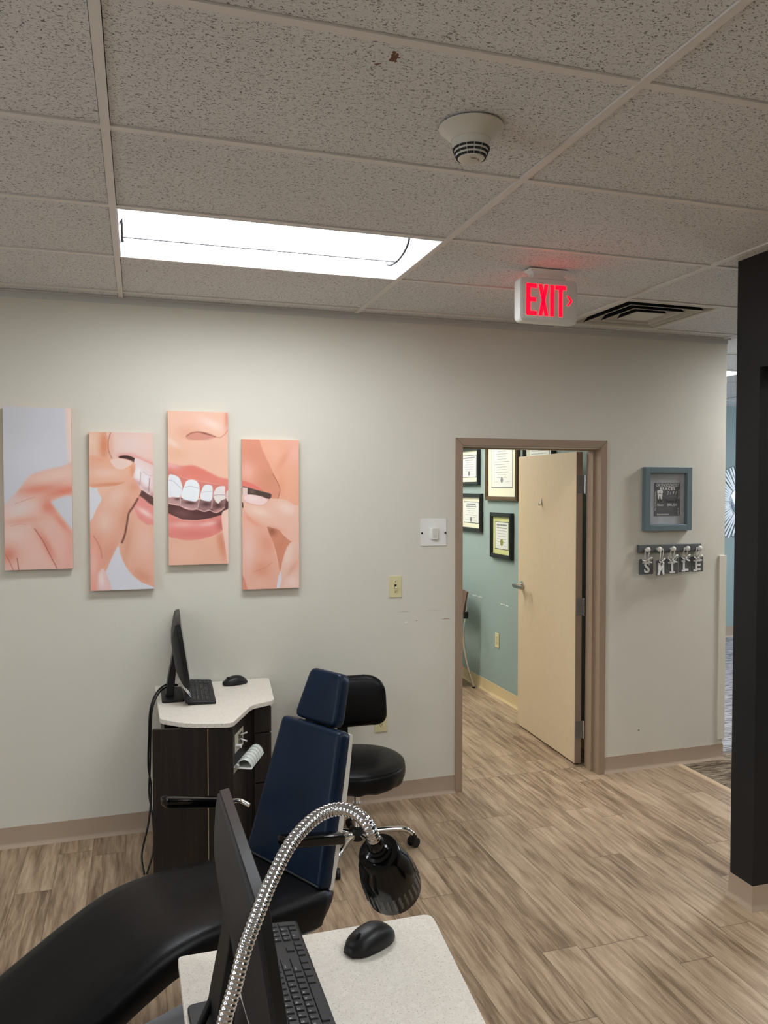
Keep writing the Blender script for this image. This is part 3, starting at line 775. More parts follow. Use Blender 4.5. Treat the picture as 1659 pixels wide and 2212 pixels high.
canvas_print('second canvas print from the left, finger and thumb pinching the clear aligner', -.155, .148, 1.252, 2.042,
    ((47, 55), (893, 65), (75, 2160), (912, 2115)), (226, 182, 160), [
    ('G', 240, 230, 70, 200, 0, (206, 132, 96), .9), ('G', 90, 200, 80, 180, 0, (226, 196, 172), .8),
    ('Q', [(330, 40), (300, 150), (305, 300), (345, 400), (440, 390), (600, 370), (760, 430), (920, 500), (920, 40)], (226, 192, 180), 14),
    ('G', 600, 220, 240, 130, 0, (226, 202, 194), .9), ('G', 330, 230, 40, 180, 0, (220, 162, 142), .6), ('E', [(440, 370), (600, 365), (760, 430), (920, 480)], 34, (222, 152, 144), .8),
    ('Q', [(440, 375), (520, 360), (600, 375), (660, 410), (660, 470), (600, 450), (520, 410), (450, 400)], (78, 54, 50), 12),
    ('Q', [(655, 400), (760, 430), (920, 540), (920, 920), (820, 860), (730, 800), (660, 745), (636, 640), (640, 520)], (224, 196, 192), 10),
    ('G', 700, 600, 60, 120, 0, (236, 232, 232), .9), ('G', 800, 680, 70, 120, 0, (232, 228, 230), .9), ('G', 700, 720, 60, 30, 30, (200, 146, 144), .7), ('G', 800, 800, 60, 30, 20, (190, 150, 150), .6), ('G', 760, 500, 150, 40, 30, (232, 210, 206), .7), ('G', 890, 880, 40, 40, 0, (176, 120, 116), .6),
    ('L', [(730, 580), (725, 690), (700, 780)], 7, (190, 150, 148), .7), ('L', [(850, 660), (840, 780), (835, 840)], 8, (150, 110, 108), .7), ('L', [(760, 570), (830, 620), (900, 620)], 6, (196, 170, 168), .7),
    ('Q', [(740, 820), (830, 870), (920, 930), (920, 1060), (820, 980), (760, 930), (700, 900)], (104, 74, 68), 12),
    ('Q', [(700, 900), (760, 920), (830, 980), (920, 1060), (920, 1350), (800, 1270), (690, 1200), (600, 1120), (620, 1020)], (220, 146, 138), 20),
    ('G', 790, 1110, 120, 34, 32, (236, 206, 202), .9), ('G', 860, 1290, 120, 30, 30, (212, 140, 128), .6),
    ('Q', [(630, 1060), (700, 1190), (810, 1270), (920, 1350), (920, 2110), (800, 2070), (640, 1950), (520, 1800), (460, 1620), (450, 1560), (500, 1420), (560, 1220)], (222, 172, 150), 26),
    ('G', 560, 1500, 60, 300, 10, (204, 148, 122), .6), ('G', 760, 1950, 160, 90, 30, (210, 146, 120), .7), ('G', 780, 1500, 130, 220, 0, (228, 188, 170), .7),
    ('Q', [(50, 800), (150, 755), (165, 840), (215, 950), (140, 1080), (90, 1230), (60, 1260), (40, 1000)], (214, 212, 216), 12),
    ('Q', [(430, 1560), (470, 1700), (540, 1840), (640, 1960), (760, 2040), (910, 2100), (910, 2200), (360, 2200), (330, 2060), (270, 1890), (350, 1700)], (212, 210, 216), 14),
    ('Q', [(220, 940), (330, 800), (450, 740), (600, 680), (640, 660), (700, 760), (735, 830), (690, 920), (620, 1040), (560, 1130), (545, 1250), (500, 1440), (420, 1560), (330, 1750), (260, 1900), (150, 1900), (60, 1500), (60, 1260), (120, 1160)], (222, 170, 148), 14),
    ('G', 400, 900, 180, 120, -40, (228, 192, 172), .9), ('G', 250, 1250, 120, 160, 0, (228, 196, 180), .8), ('G', 520, 1150, 70, 240, 15, (208, 146, 120), .6), ('G', 640, 780, 80, 70, 0, (214, 150, 122), .6), ('G', 140, 1650, 110, 260, 0, (218, 146, 128), .7), ('G', 330, 1640, 90, 200, 15, (212, 148, 126), .6),
    ('Q', [(150, 2000), (180, 1900), (240, 1860), (290, 1960), (345, 2130), (360, 2200), (150, 2200)], (226, 190, 184), 18), ('G', 210, 2000, 40, 110, -10, (238, 218, 214), .8),
    ('P', [(0, 1450), (70, 1400), (150, 1500), (200, 1650), (210, 1800), (160, 1950), (160, 2200), (0, 2200)], (224, 160, 142), 60), ('G', 110, 1800, 50, 200, 0, (230, 190, 176), .7),
    ('L', [(110, 1430), (170, 1530), (205, 1620), (220, 1720)], 10, (186, 122, 104), .6), ('A',), ('E', [(690, 930), (625, 1040), (572, 1120), (550, 1240), (520, 1400), (480, 1510)], 13, (104, 66, 54), .9),
    ('Q', [(40, 390), (200, 380), (330, 410), (440, 400), (560, 415), (650, 465), (650, 560), (610, 660), (520, 715), (400, 760), (250, 775), (50, 760)], (224, 172, 146), 16),
    ('G', 250, 600, 240, 70, 0, (230, 194, 176), .9), ('G', 200, 420, 120, 40, 0, (218, 156, 128), .5), ('G', 330, 745, 300, 26, -4, (210, 138, 108), .8), ('G', 620, 560, 40, 80, 0, (214, 146, 114), .7),
    ('Q', [(325, 430), (400, 405), (520, 415), (600, 440), (610, 470), (540, 520), (480, 545), (400, 530), (345, 470)], (230, 200, 188), 12),
    ('L', [(330, 60), (300, 170), (305, 300), (345, 400)], 10, (172, 112, 84), .75)])
canvas_print('third canvas print from the left, nose, teeth with clear aligner and lips', .221, .522, 1.369, 2.156,
    ((45, 55), (857, 70), (72, 2155), (880, 2135)), (228, 184, 160), [
    ('G', 400, 200, 260, 120, 0, (232, 186, 168), .7), ('G', 640, 230, 180, 60, 25, (234, 206, 194), .9), ('G', 850, 150, 40, 200, 0, (212, 134, 116), .8), ('G', 130, 500, 140, 40, 38, (232, 204, 188), .9),
    ('G', 180, 620, 140, 80, 0, (220, 168, 136), .6), ('G', 300, 340, 140, 90, 0, (216, 160, 136), .7), ('G', 700, 600, 200, 160, 0, (226, 178, 156), .8),
    ('Q', [(290, 400), (360, 350), (470, 340), (570, 360), (680, 395), (600, 440), (430, 450), (320, 440)], (204, 144, 126), 34),
    ('A',), ('L', [(300, 395), (370, 350), (480, 340), (600, 372), (690, 402)], 12, (150, 94, 78), .8), ('L', [(700, 405), (760, 410), (830, 350), (870, 290)], 10, (196, 132, 112), .7), ('G', 560, 358, 60, 12, 12, (120, 72, 58), .7),
    ('Q', [(40, 770), (150, 790), (250, 800), (380, 790), (500, 830), (620, 890), (740, 950), (900, 990), (900, 1070), (700, 1050), (500, 1010), (250, 960), (120, 900), (40, 900)], (216, 132, 118), 30),
    ('G', 120, 790, 120, 50, 10, (228, 188, 186), .8), ('G', 420, 870, 240, 40, 14, (214, 122, 104), .6),
    ('Q', [(50, 890), (150, 905), (250, 960), (480, 1010), (700, 1050), (890, 1070), (890, 1220), (50, 1200)], (206, 128, 116), 14),
    ('P', [(50, 1210), (450, 1260), (900, 1240), (900, 1400), (760, 1480), (640, 1510), (450, 1540), (250, 1530), (60, 1450)], (92, 62, 60), 10),
    ('G', 250, 1450, 140, 60, 10, (132, 92, 92), .8), ('G', 450, 1490, 160, 30, 0, (112, 74, 72), .6),
    ('Q', [(50, 1210), (130, 1215), (215, 1220), (215, 1335), (130, 1330), (50, 1300)], (186, 148, 144), 12), ('G', 180, 1250, 40, 20, 0, (96, 66, 66), .8),
    ('Q', [(222, 1250), (460, 1260), (440, 1390), (330, 1395), (225, 1345)], (176, 140, 136), 12), ('G', 350, 1300, 90, 26, 5, (84, 58, 58), .9), ('G', 290, 1370, 80, 14, 10, (222, 184, 178), .7),
    ('Q', [(470, 1260), (640, 1260), (645, 1370), (570, 1420), (460, 1375)], (150, 116, 114), 12), ('G', 570, 1320, 70, 36, 0, (88, 62, 62), .9),
    ('Q', [(660, 1230), (830, 1230), (810, 1370), (710, 1435), (640, 1370)], (150, 112, 108), 12), ('G', 730, 1340, 60, 46, 0, (84, 58, 56), .9), ('G', 740, 1400, 60, 16, -20, (214, 160, 150), .7),
    ('Q', [(62, 940), (130, 925), (200, 960), (235, 1040), (245, 1110), (215, 1220), (130, 1222), (50, 1205)], (228, 228, 230), 10),
    ('Q', [(275, 1060), (300, 1005), (370, 985), (440, 1010), (478, 1090), (470, 1210), (440, 1275), (380, 1280), (260, 1250), (228, 1190)], (230, 232, 234), 10),
    ('Q', [(510, 1120), (540, 1065), (600, 1055), (650, 1080), (655, 1180), (640, 1265), (590, 1280), (500, 1255), (488, 1190)], (228, 228, 230), 10),
    ('Q', [(690, 1120), (740, 1080), (820, 1075), (825, 1150), (830, 1240), (770, 1270), (740, 1310), (700, 1285), (665, 1210)], (226, 216, 212), 10),
    ('Q', [(845, 1150), (900, 1140), (900, 1260), (850, 1270)], (222, 200, 194), 8),
    ('L', [(60, 990), (120, 1005), (180, 1060), (235, 1110)], 6, (190, 180, 180), .8), ('L', [(285, 1090), (350, 1075), (420, 1090), (475, 1110)], 6, (192, 180, 180), .8), ('L', [(500, 1160), (560, 1150), (640, 1145)], 5, (196, 186, 186), .7), ('L', [(670, 1200), (740, 1190), (820, 1195)], 6, (150, 130, 128), .7),
    ('L', [(60, 1310), (200, 1335), (330, 1390), (440, 1385), (540, 1420), (610, 1400), (700, 1435), (780, 1400), (820, 1360)], 9, (228, 184, 176), .85),
    ('L', [(222, 1190), (218, 1330)], 7, (226, 200, 196), .8), ('L', [(478, 1240), (448, 1390)], 7, (226, 196, 192), .8), ('L', [(655, 1250), (640, 1380)], 7, (220, 180, 174), .7),
    ('Q', [(60, 1460), (150, 1500), (300, 1540), (450, 1540), (640, 1510), (790, 1470), (830, 1560), (790, 1680), (650, 1760), (480, 1805), (300, 1815), (160, 1790), (60, 1740)], (218, 138, 128), 16),
    ('G', 250, 1600, 180, 40, 0, (228, 176, 166), .8), ('G', 600, 1590, 130, 30, -8, (230, 188, 182), .8), ('G', 760, 1600, 60, 80, 0, (176, 96, 88), .7), ('G', 420, 1730, 260, 50, 0, (206, 118, 110), .6),
    ('P', [(0, 1800), (160, 1800), (320, 1825), (480, 1815), (650, 1770), (800, 1690), (900, 1650), (900, 2230), (0, 2230)], (224, 174, 150), 50),
    ('G', 250, 2000, 220, 150, 0, (228, 184, 162), .7), ('G', 780, 1850, 60, 240, -12, (206, 134, 108), .8),
    ('Q', [(790, 1430), (860, 1390), (920, 1370), (920, 2200), (870, 2150), (840, 1950), (800, 1700), (780, 1530)], (232, 194, 178), 10), ('G', 860, 1600, 30, 200, 0, (236, 204, 186), .6)])
canvas_print('rightmost canvas print of the four, pale fingernail at the mouth corner', .594, .895, 1.229, 2.020,
    ((47, 55), (845, 70), (68, 2145), (858, 2110)), (226, 168, 144), [
    ('P', [(280, 40), (340, 220), (430, 400), (500, 560), (560, 680), (580, 800), (555, 900), (950, 1100), (950, 0)], (226, 168, 142), 14),
    ('G', 520, 250, 160, 100, 50, (230, 176, 152), .8), ('G', 780, 250, 100, 160, 0, (230, 178, 164), .8), ('G', 620, 350, 50, 180, 30, (218, 150, 122), .6), ('G', 600, 700, 60, 180, 0, (224, 156, 124), .7),
    ('P', [(40, 40), (280, 40), (340, 220), (430, 400), (500, 560), (560, 680), (580, 800), (550, 880), (430, 870), (250, 750), (60, 700), (40, 300)], (212, 146, 122), 16),
    ('G', 120, 500, 120, 160, 0, (226, 170, 154), .9), ('G', 420, 600, 110, 120, 50, (200, 138, 110), .6), ('G', 200, 250, 120, 160, 0, (208, 138, 114), .5),
    ('Q', [(50, 630), (120, 645), (230, 690), (340, 770), (240, 750), (50, 710)], (216, 122, 110), 14),
    ('Q', [(55, 715), (140, 725), (260, 760), (380, 790), (460, 820), (440, 880), (380, 880), (250, 840), (60, 830)], (86, 70, 64), 14), ('G', 190, 780, 40, 30, 0, (132, 104, 94), .7), ('P', [(58, 720), (130, 730), (128, 830), (58, 930)], (222, 196, 188), 12),
    ('L', [(480, 540), (555, 670), (580, 770), (552, 875)], 9, (150, 98, 74), .6),
    ('P', [(55, 930), (72, 930), (72, 1020), (55, 1020)], (60, 44, 44), 6),
    ('Q', [(60, 1000), (150, 1120), (260, 1220), (390, 1260), (440, 1380), (490, 1500), (530, 1650), (575, 1860), (570, 2000), (530, 2120), (520, 2230), (40, 2230), (40, 1100)], (224, 172, 152), 12),
    ('G', 150, 1600, 90, 300, 0, (230, 194, 180), .8), ('G', 400, 1500, 110, 160, -20, (216, 148, 124), .7), ('G', 330, 1880, 140, 160, 0, (214, 144, 118), .7), ('G', 200, 1180, 140, 50, 35, (220, 146, 120), .7), ('G', 300, 2050, 150, 100, 0, (226, 180, 160), .7),
    ('L', [(390, 1260), (440, 1380), (490, 1500), (530, 1650), (578, 1850)], 7, (234, 196, 178), .7), ('L', [(220, 1890), (350, 1850), (480, 1760)], 8, (200, 130, 106), .5),
    ('P', [(395, 1255), (560, 1300), (640, 1380), (760, 1465), (680, 1560), (640, 1680), (605, 1850), (580, 1880), (530, 1620), (490, 1500), (430, 1360)], (206, 140, 114), 12),
    ('G', 470, 1330, 70, 60, 40, (150, 92, 70), .8), ('G', 600, 1500, 60, 160, 30, (196, 128, 104), .5),
    ('P', [(605, 1850), (625, 1880), (600, 2120), (535, 2120), (560, 1960)], (220, 210, 216), 8),
    ('Q', [(760, 1460), (870, 1400), (900, 1500), (900, 2200), (590, 2200), (610, 2000), (600, 1850), (630, 1700), (680, 1560)], (226, 184, 166), 12),
    ('G', 700, 1650, 60, 180, 15, (232, 204, 190), .8), ('G', 760, 1850, 40, 160, 35, (214, 156, 132), .7), ('G', 760, 2030, 110, 100, 0, (232, 206, 196), .8),
    ('P', [(50, 1900), (90, 1990), (140, 2150), (50, 2200)], (212, 140, 120), 10),
    ('Q', [(80, 830), (200, 825), (330, 850), (420, 880), (560, 878), (680, 900), (780, 960), (900, 1020), (900, 1410), (760, 1470), (640, 1390), (560, 1305), (390, 1258), (260, 1215), (160, 1130), (90, 1030), (68, 920)], (226, 182, 162), 10),
    ('G', 300, 1060, 160, 60, 15, (232, 202, 186), .9), ('G', 680, 1010, 140, 80, 20, (232, 204, 190), .9), ('G', 200, 1180, 180, 40, 30, (220, 152, 130), .6), ('G', 520, 1290, 140, 30, 15, (218, 156, 134), .6),
    ('Q', [(78, 860), (130, 825), (260, 835), (370, 875), (405, 905), (370, 950), (300, 968), (180, 945), (100, 910)], (232, 202, 198), 10), ('G', 200, 880, 90, 30, 8, (236, 214, 210), .7),
    ('L', [(90, 920), (190, 955), (310, 972), (380, 950), (430, 890)], 8, (214, 158, 136), .6)])

# ------------------------------------------------------------------ switches, outlets, plates
def plate(t, w, h, d, mat, r=.004, name='plate'):
    bm = BM(); prism(bm, rrect(-w/2, w/2, -h/2, h/2, r, 3), -d, 0, 1); return obj(name, bm, mat, t, bevel=.0015)
t = thing('light_switch', 'ivory toggle light switch on the wall below the white square plate', 'light switch', (1.448, 0, 1.21))
plate(t, .073, .120, .006, 'ivory')
bm = BM(); box(bm, -.006, .006, -.0072, -.006, -.013, .013); obj('slot', bm, 'dark', t)
bm = BM(); prism(bm, [(-.004, -.006), (.004, -.006), (.003, -.004), (-.003, -.004)], 0, .001, 2); bm.free()
bm = BM(); box(bm, -.0045, .0045, -.022, -.004, -.012, .003, Matrix.Rotation(math.radians(18), 4, 'X')); obj('toggle', bm, M['ivory'], t, bevel=.001)
bm = BM()
for z in (.03, -.03): tube(bm, [(0, -.006, z), (0, -.0072, z)], .003, 8)
multi('screw', bm, 'satin', t)
t = thing('wall_plate', 'white square blank plate with a small white call button left of the door', 'wall plate', (1.678, 0, 1.512))
plate(t, .156, .154, .004, 'white', .001)
bm = BM()
for x in (-.071, .071): tube(bm, [(x, -.004, -.004), (x, -.0052, -.004)], .006, 12)
multi('screw_hole', bm, 'dark', t)
bm = BM(); prism(bm, rrect(-.020, .022, -.040, .026, .007, 4), -.018, -.004, 1); bt = obj('call_button', bm, 'white', t, bevel=.002)
bm = BM(); prism(bm, rrect(-.012, .017, -.030, .022, .004, 3), -.0195, -.018, 1); obj('button_face', bm, 'offwhite', bt)
bm = BM(); box(bm, -.006, .010, -.0200, -.0195, -.0285, -.0265); obj('button_print', bm, 'lines', bt)
def outlet(label, loc, rz):
    t = thing('wall_outlet', label, 'wall outlet', loc, rz)
    plate(t, .073, .120, .006, 'ivory')
    for z in (.021, -.021):
        bm = BM(); prism(bm, rrect(-.0165, .0165, z-.0145, z+.0145, .010, 4), -.0075, -.006, 1); s = obj('socket', bm, 'ivory', t)
        bm = BM(); box(bm, -.008, -.005, -.0082, -.0075, z-.001, z+.007); box(bm, .005, .008, -.0082, -.0075, z-.001, z+.007); tube(bm, [(0, -.0075, z-.008), (0, -.0082, z-.008)], .0028, 8)
        multi('socket_slot', bm, 'dark', s)
    bm = BM(); tube(bm, [(0, -.006, 0), (0, -.0072, 0)], .003, 8); multi('screw', bm, 'satin', t); return t
outlet('ivory wall outlet low on the off-white wall behind the stool backrest', (1.362, 0, .455), 0)
outlet('ivory wall outlet low on the grey teal office wall beside the open door', (2.95, 1.81, .483), -PI/2)

# ------------------------------------------------------------------ framed orthodontist print
t = thing('framed_print', 'blue grey framed orthodontist word art with a tooth, above the letter rack', 'framed print', (3.235, 0, 1.695))
FW, FH, FD = .172, .198, .036
bm = BM()
def rectring(bm, a, h, b, g, y0, y1):   # frame between outer (a,h) and inner (b,g) half sizes
    for (x0, x1, z0, z1) in ((-a, -b, -h, h), (b, a, -h, h), (-b, b, g, h), (-b, b, -h, -g)): box(bm, x0, x1, y0, y1, z0, z1)
rectring(bm, FW, FH, FW-.036, FH-.036, -FD, 0); obj('frame', bm, 'bluegrey', t, bevel=.002)
bm = BM(); rectring(bm, FW-.034, FH-.034, FW-.039, FH-.039, -FD+.004, 0); obj('inner_lip', bm, 'bluegrey', t)
bm = BM(); box(bm, -FW+.036, FW-.036, -.012, -.008, -FH+.036, FH-.036); pb = obj('backing_paper', bm, 'papergr', t)
bm = BM(); box(bm, -.092, .098, -.0135, -.0122, -.106, .100); pr_ = obj('print', bm, 'chalk', t)
def pt(s, x, z, size, mat_='letterw', rot=0, sx=1, shear=0, bold=0, space=1.0, bmm=None):
    b = bmm or BM(); textbm(b, s, size, on_back(x, -.0139, z) @ Matrix.Rotation(rot, 4, 'Z'), .0003, sx, shear, bold, 'CENTER', space)
    if bmm is None: obj('print_text', b, mat_, pr_)
b = BM()
pt('ORTHODONTIST', .005, .085, .027, sx=.80, shear=.25, bmm=b); pt('BRACES', .003, .063, .027, bold=.03, space=1.35, sx=.95, bmm=b)
pt('2 1 9 1', .035, .036, .030, shear=.3, space=1.05, sx=.8, bmm=b)
pt('PROFESSIONAL', -.084, -.012, .017, rot=PI/2, space=1.1, bmm=b); pt('Responsible', .090, .028, .012, rot=-PI/2, bold=.02, bmm=b)
pt('Floss', -.052, -.038, .024, shear=.4, bmm=b); pt('BRUSH', .040, -.038, .025, sx=.95, bmm=b); pt('X-RAY', .086, -.080, .016, rot=-PI/2, bmm=b)
pt('Impressions', -.030, -.096, .020, shear=.35, sx=.9, bmm=b); obj('print_text', b, 'letterw', pr_)
b = BM(); pt('CARING', .038, .012, .024, space=1.1, bmm=b); pt('ELASTICS', -.012, -.066, .024, space=1.1, bmm=b); obj('print_text', b, 'inkg', pr_)
b = BM(); pt('Dr Cheryl S', .000, -.014, .028, shear=.5, bmm=b); obj('print_text', b, 'ink2', pr_)
bm = BM()
tooth = smooth_pts([(-.072, .046), (-.066, .056), (-.052, .053), (-.038, .056), (-.030, .048), (-.032, .034), (-.034, .018), (-.038, -.002), (-.045, .000), (-.050, .020), (-.054, .020), (-.058, .000), (-.064, .000), (-.068, .018), (-.070, .034)], True, 3)
prism(bm, tooth, -.0142, -.0135, 1); obj('tooth_picture', bm, 'letterw', pr_)
bm = BM(); box(bm, -.071, -.032, -.0146, -.0142, .034, .0355); box(bm, -.055, -.048, -.0146, -.0142, .031, .0385); obj('tooth_brace', bm, 'lines', pr_)
bm = BM(); box(bm, -FW+.037, FW-.037, -.028, -.0265, -FH+.037, FH-.037); obj('glazing', bm, 'glass', t)

# ------------------------------------------------------------------ peg rack and five letter tags
t = thing('peg_rack', 'slate grey wooden peg rail with five white pegs below the framed print', 'peg rack', (3.24, 0, 1.385))
bm = BM(); box(bm, -.212, .250, -.026, 0, -.022, .026); obj('rail', bm, 'slate', t, bevel=.003)
tx = {'S': (-.169, -.002), 'M': (-.085, -.009), 'I': (.017, -.004), 'L': (.123, .003), 'E': (.214, .003)}
tg = {'S': 3.068, 'M': 3.161, 'I': 3.253, 'L': 3.350, 'E': 3.444}
for k, (x, dz) in tx.items():
    bm = BM(); tube(bm, [(x, -.026, -.002), (x, -.050, -.002)], .006, 10); sphere(bm, (x, -.056, -.001), .016, (1, .7, 1), 16); obj('peg', bm, 'peg', t, smooth=True)
words = {'S': 'slate tag with a white letter S and bow, leftmost on the peg rail', 'M': 'turned slate tag with a narrow white letter M hanging on the peg rail',
         'I': 'slate tag with a white letter I and wide bow, middle of the peg rail', 'L': 'slate tag with a white letter L hanging on the peg rail', 'E': 'slate tag with a white letter E, rightmost on the peg rail'}
for k, (x, dz) in tx.items():
    rz = math.radians({'S': 0, 'M': 20, 'I': 2, 'L': 3, 'E': -3}[k])
    t = thing('letter_tag', words[k], 'letter tag', (tg[k], -.052 if k == 'M' else -.040, 1.385-.104+dz), rz, 'five letter tags hanging on the peg rail')
    hw = {'S': .050, 'M': .040, 'I': .048, 'L': .041, 'E': .044}[k]
    bm = BM(); prism(bm, rrect(-hw, hw, -.050, .046, .006, 3), -.004, .004, 1); obj('tag_board', bm, 'slate', t, bevel=.001)
    bm = BM(); m_ = on_back(.002, -.0065, -.010)
    S_ = .094
    textbm(bm, k, S_, m_, .002, {'I': 1.0, 'M': .9}.get(k, .95), 0, .022)
    if k in 'ILEM':      # slab serifs
        hh = S_*.355
        def sl(xc, z, w=.016): box(bm, xc-w, xc+w, -.0086, -.0045, z-.005, z+.005)
        if k == 'I': sl(.002, -.010+hh-.003, .019); sl(.002, -.010-hh+.003, .019)
        if k == 'L': sl(-.012, -.010+hh-.003, .013); sl(-.012, -.010-hh+.003, .013)
        if k == 'E': sl(-.016, -.010+hh-.003, .012); sl(-.016, -.010-hh+.003, .012)
        if k == 'M': sl(-.024, -.010-hh+.003, .010); sl(.026, -.010-hh+.003, .010)
    obj('letter', bm, 'letterw', t)
    rb = BM(); up_z = .104-dz-.004
    def ribbon(bm, pts, w, ny=0.0):
        P = [Vector(p) for p in pts]; L_ = []
        for i, p in enumerate(P):
            d = (P[min(i+1, len(P)-1)]-P[max(i-1, 0)]).normalized(); n_ = Vector((-d.z, ny, d.x)).normalized()
            L_.append((p-n_*w/2, p+n_*w/2))
        for (a, b_), (c, d) in zip(L_, L_[1:]):
            vs = [bm.verts.new(v) for v in (a, b_, d, c)]; bm.faces.new(vs)
    o_ = {'S': .006, 'M': 0, 'I': .004, 'L': -.004, 'E': -.010}[k]
    ribbon(rb, catmull([(-.012, -.008, .044), (-.016, -.012, .07), (-.014, -.014, up_z-.004), (-.006, -.012, up_z+.008)], 4), .010)
    ribbon(rb, catmull([(.008+o_, -.008, .044), (.010, -.013, .07), (.012, -.015, up_z-.004), (.004, -.013, up_z+.008)], 4), .008)
    obj('hanging_ribbon', rb, 'ribbon', t)
    rb = BM(); s1 = {'S': 1.0, 'M': .8, 'I': 1.0, 'L': .9, 'E': .8}[k]
    for s in (-1, 1):
        lift = {'S': .004 if s > 0 else -.002, 'M': .004, 'I': .016, 'L': .010, 'E': .004}[k]
        ribbon(rb, catmull([(0, -.014, .040), (s*.018*s1, -.020, .048+lift), (s*.036*s1, -.018, .050+lift), (s*.034*s1, -.012, .042+lift*.6), (s*.016*s1, -.012, .036), (0, -.014, .038)], 5), .009, .5)
        ribbon(rb, catmull([(0, -.013, .038), (s*.016*s1, -.014, .028), (s*.036*s1, -.013, .020+(0 if s < 0 else .004))], 4), .010, .3)
    sphere(rb, (0, -.016, .039), .006, (1.1, .8, 1), 8)
    obj('bow', rb, 'ribbon', t)

# ------------------------------------------------------------------ starburst mirror in the hall
t = thing('starburst_mirror', 'round mirror ringed with white slats on the far hall wall', 'mirror', (6.87, FAR, 1.60))
bm = BM(); prism(bm, [(  .168*math.cos(2*PI*i/48), .168*math.sin(2*PI*i/48)) for i in range(48)], -.022, -.018, 1); obj('mirror_glass', bm, 'mirror', t)
bm = BM(); tube(bm, [(.172*math.cos(2*PI*i/48), -.022, .172*math.sin(2*PI*i/48)) for i in range(49)], .006, 8, False); obj('rim', bm, 'mirrorstick', t, smooth=True)
bm = BM(); rr = random.Random(2)
for i in range(60):
    a = 2*PI*i/60; L_ = .20+.08*rr.choice((.3, .6, 1.0, .85, .5)); w_ = .0105; yk = -.014-rr.choice((0, .006, .012))
    m_ = Matrix.Rotation(-a, 4, 'Y'); box(bm, .182, .182+L_, yk-.004, yk, -w_, w_, m_)
obj('slat', bm, 'mirrorstick', t)['kind'] = 'stuff'
bm = BM(); prism(bm, [(.185*math.cos(2*PI*i/48), .185*math.sin(2*PI*i/48)) for i in range(48)], -.014, 0, 1); obj('back_board', bm, 'dark', t)

# ------------------------------------------------------------------ diplomas on the office wall
def diploma(label, y0, y1, z0, z1, fm, mm, fw_, bw, seal=False, inner='lines2'):
    """y1>y0; wall x=2.95, faces -X"""
    t = thing('framed_diploma', label, 'framed diploma', (2.95, (y0+y1)/2, (z0+z1)/2), -PI/2)
    a, h = (y1-y0)/2, (z1-z0)/2
    bm = BM(); rectring(bm, a, h, a-fw_, h-fw_, -.028, 0); obj('frame', bm, fm, t, bevel=.003)
    bm = BM(); rectring(bm, a-fw_*.35, h-fw_*.35, a-fw_*.6, h-fw_*.6, -.031, -.027); obj('frame_bead', bm, 'goldframe' if fm == 'goldframe' else 'satin' if fm == 'blkbead' else fm, t)
    bm = BM(); box(bm, -a+fw_, a-fw_, -.010, -.004, -h+fw_, h-fw_); obj('mat', bm, mm, t)
    A, Hh = a-fw_-bw, h-fw_-bw
    bm = BM(); rectring(bm, A+.006, Hh+.006, A, Hh, -.0112, -.010); obj('mat_line', bm, 'lines2', t)
    bm = BM(); box(bm, -A, A, -.0115, -.010, -Hh, Hh); pp = obj('certificate', bm, 'paper', t)
    bm = BM(); rr = random.Random(int(y0*100))
    n_ = max(7, int(Hh/.014))
    for i in range(n_):
        z = Hh*.80-i*(Hh*1.5/n_); w_ = A*rr.uniform(.35, .82)*(1.15 if i in (0,) else 1)
        th = .0065 if i == 0 else .0042 if i == 1 else .0016
        xx = -w_
        while xx < w_:
            wl = rr.uniform(.008, .022); box(bm, xx, min(w_, xx+wl), -.0121, -.0115, z-th, z+th); xx += wl+rr.uniform(.003, .006)
    for s in (-1, 1): box(bm, s*A*.55-A*.2, s*A*.55+A*.2, -.0121, -.0115, -Hh*.78, -Hh*.78+.002)
    obj('certificate_text', bm, 'lines', pp)
    bm = BM(); r_ = min(A*.16, .022) if not seal else A*.24
    prism(bm, [(r_*math.cos(i*PI/10), -Hh*.70+(Hh*.18 if seal else 0)+r_*math.sin(i*PI/10)) for i in range(20)], -.0124, -.0115, 1); obj('seal', bm, 'gold' if seal else 'lines', pp)
    bm = BM(); box(bm, -a+fw_, a-fw_, -.021, -.020, -h+fw_, h-fw_); obj('glazing', bm, 'glass', t)
diploma('upper left black framed diploma at the door frame edge, teal wall', 2.16, 2.62, 1.79, 2.13, 'blkframe', 'mat', .030, .045)
diploma('lower left dark framed diploma with black inner line, teal wall', 2.10, 2.58, 1.375, 1.715, 'blkframe', 'mat', .034, .045)
diploma('large portrait diploma in a bronze brown frame on the teal wall', 1.420, 2.015, 1.660, 2.28, 'goldframe', 'mat', .034, .075)
diploma('small black framed diploma with a pale green mat and green seal', 1.515, 1.915, 1.180, 1.560, 'blkframe', 'matg', .036, .045, True)
diploma('black framed diploma showing just above the open door', .860, 1.325, 1.72, 2.22, 'blkframe', 'mat', .030, .05)
t = None
bm = BM(); rr = random.Random(4)
for (ya, yb, z) in ((2.33, 2.14, .802), (1.75, 1.63, .800)):
    y = ya
    while y > yb:
        w_ = rr.uniform(.008, .04); box(bm, 2.9492, 2.9500, y-w_, y, z-.004+rr.uniform(-.002, .002), z+.003); y -= w_+rr.uniform(.004, .03)
obj('paint_scuff', bm, 'white', wt)

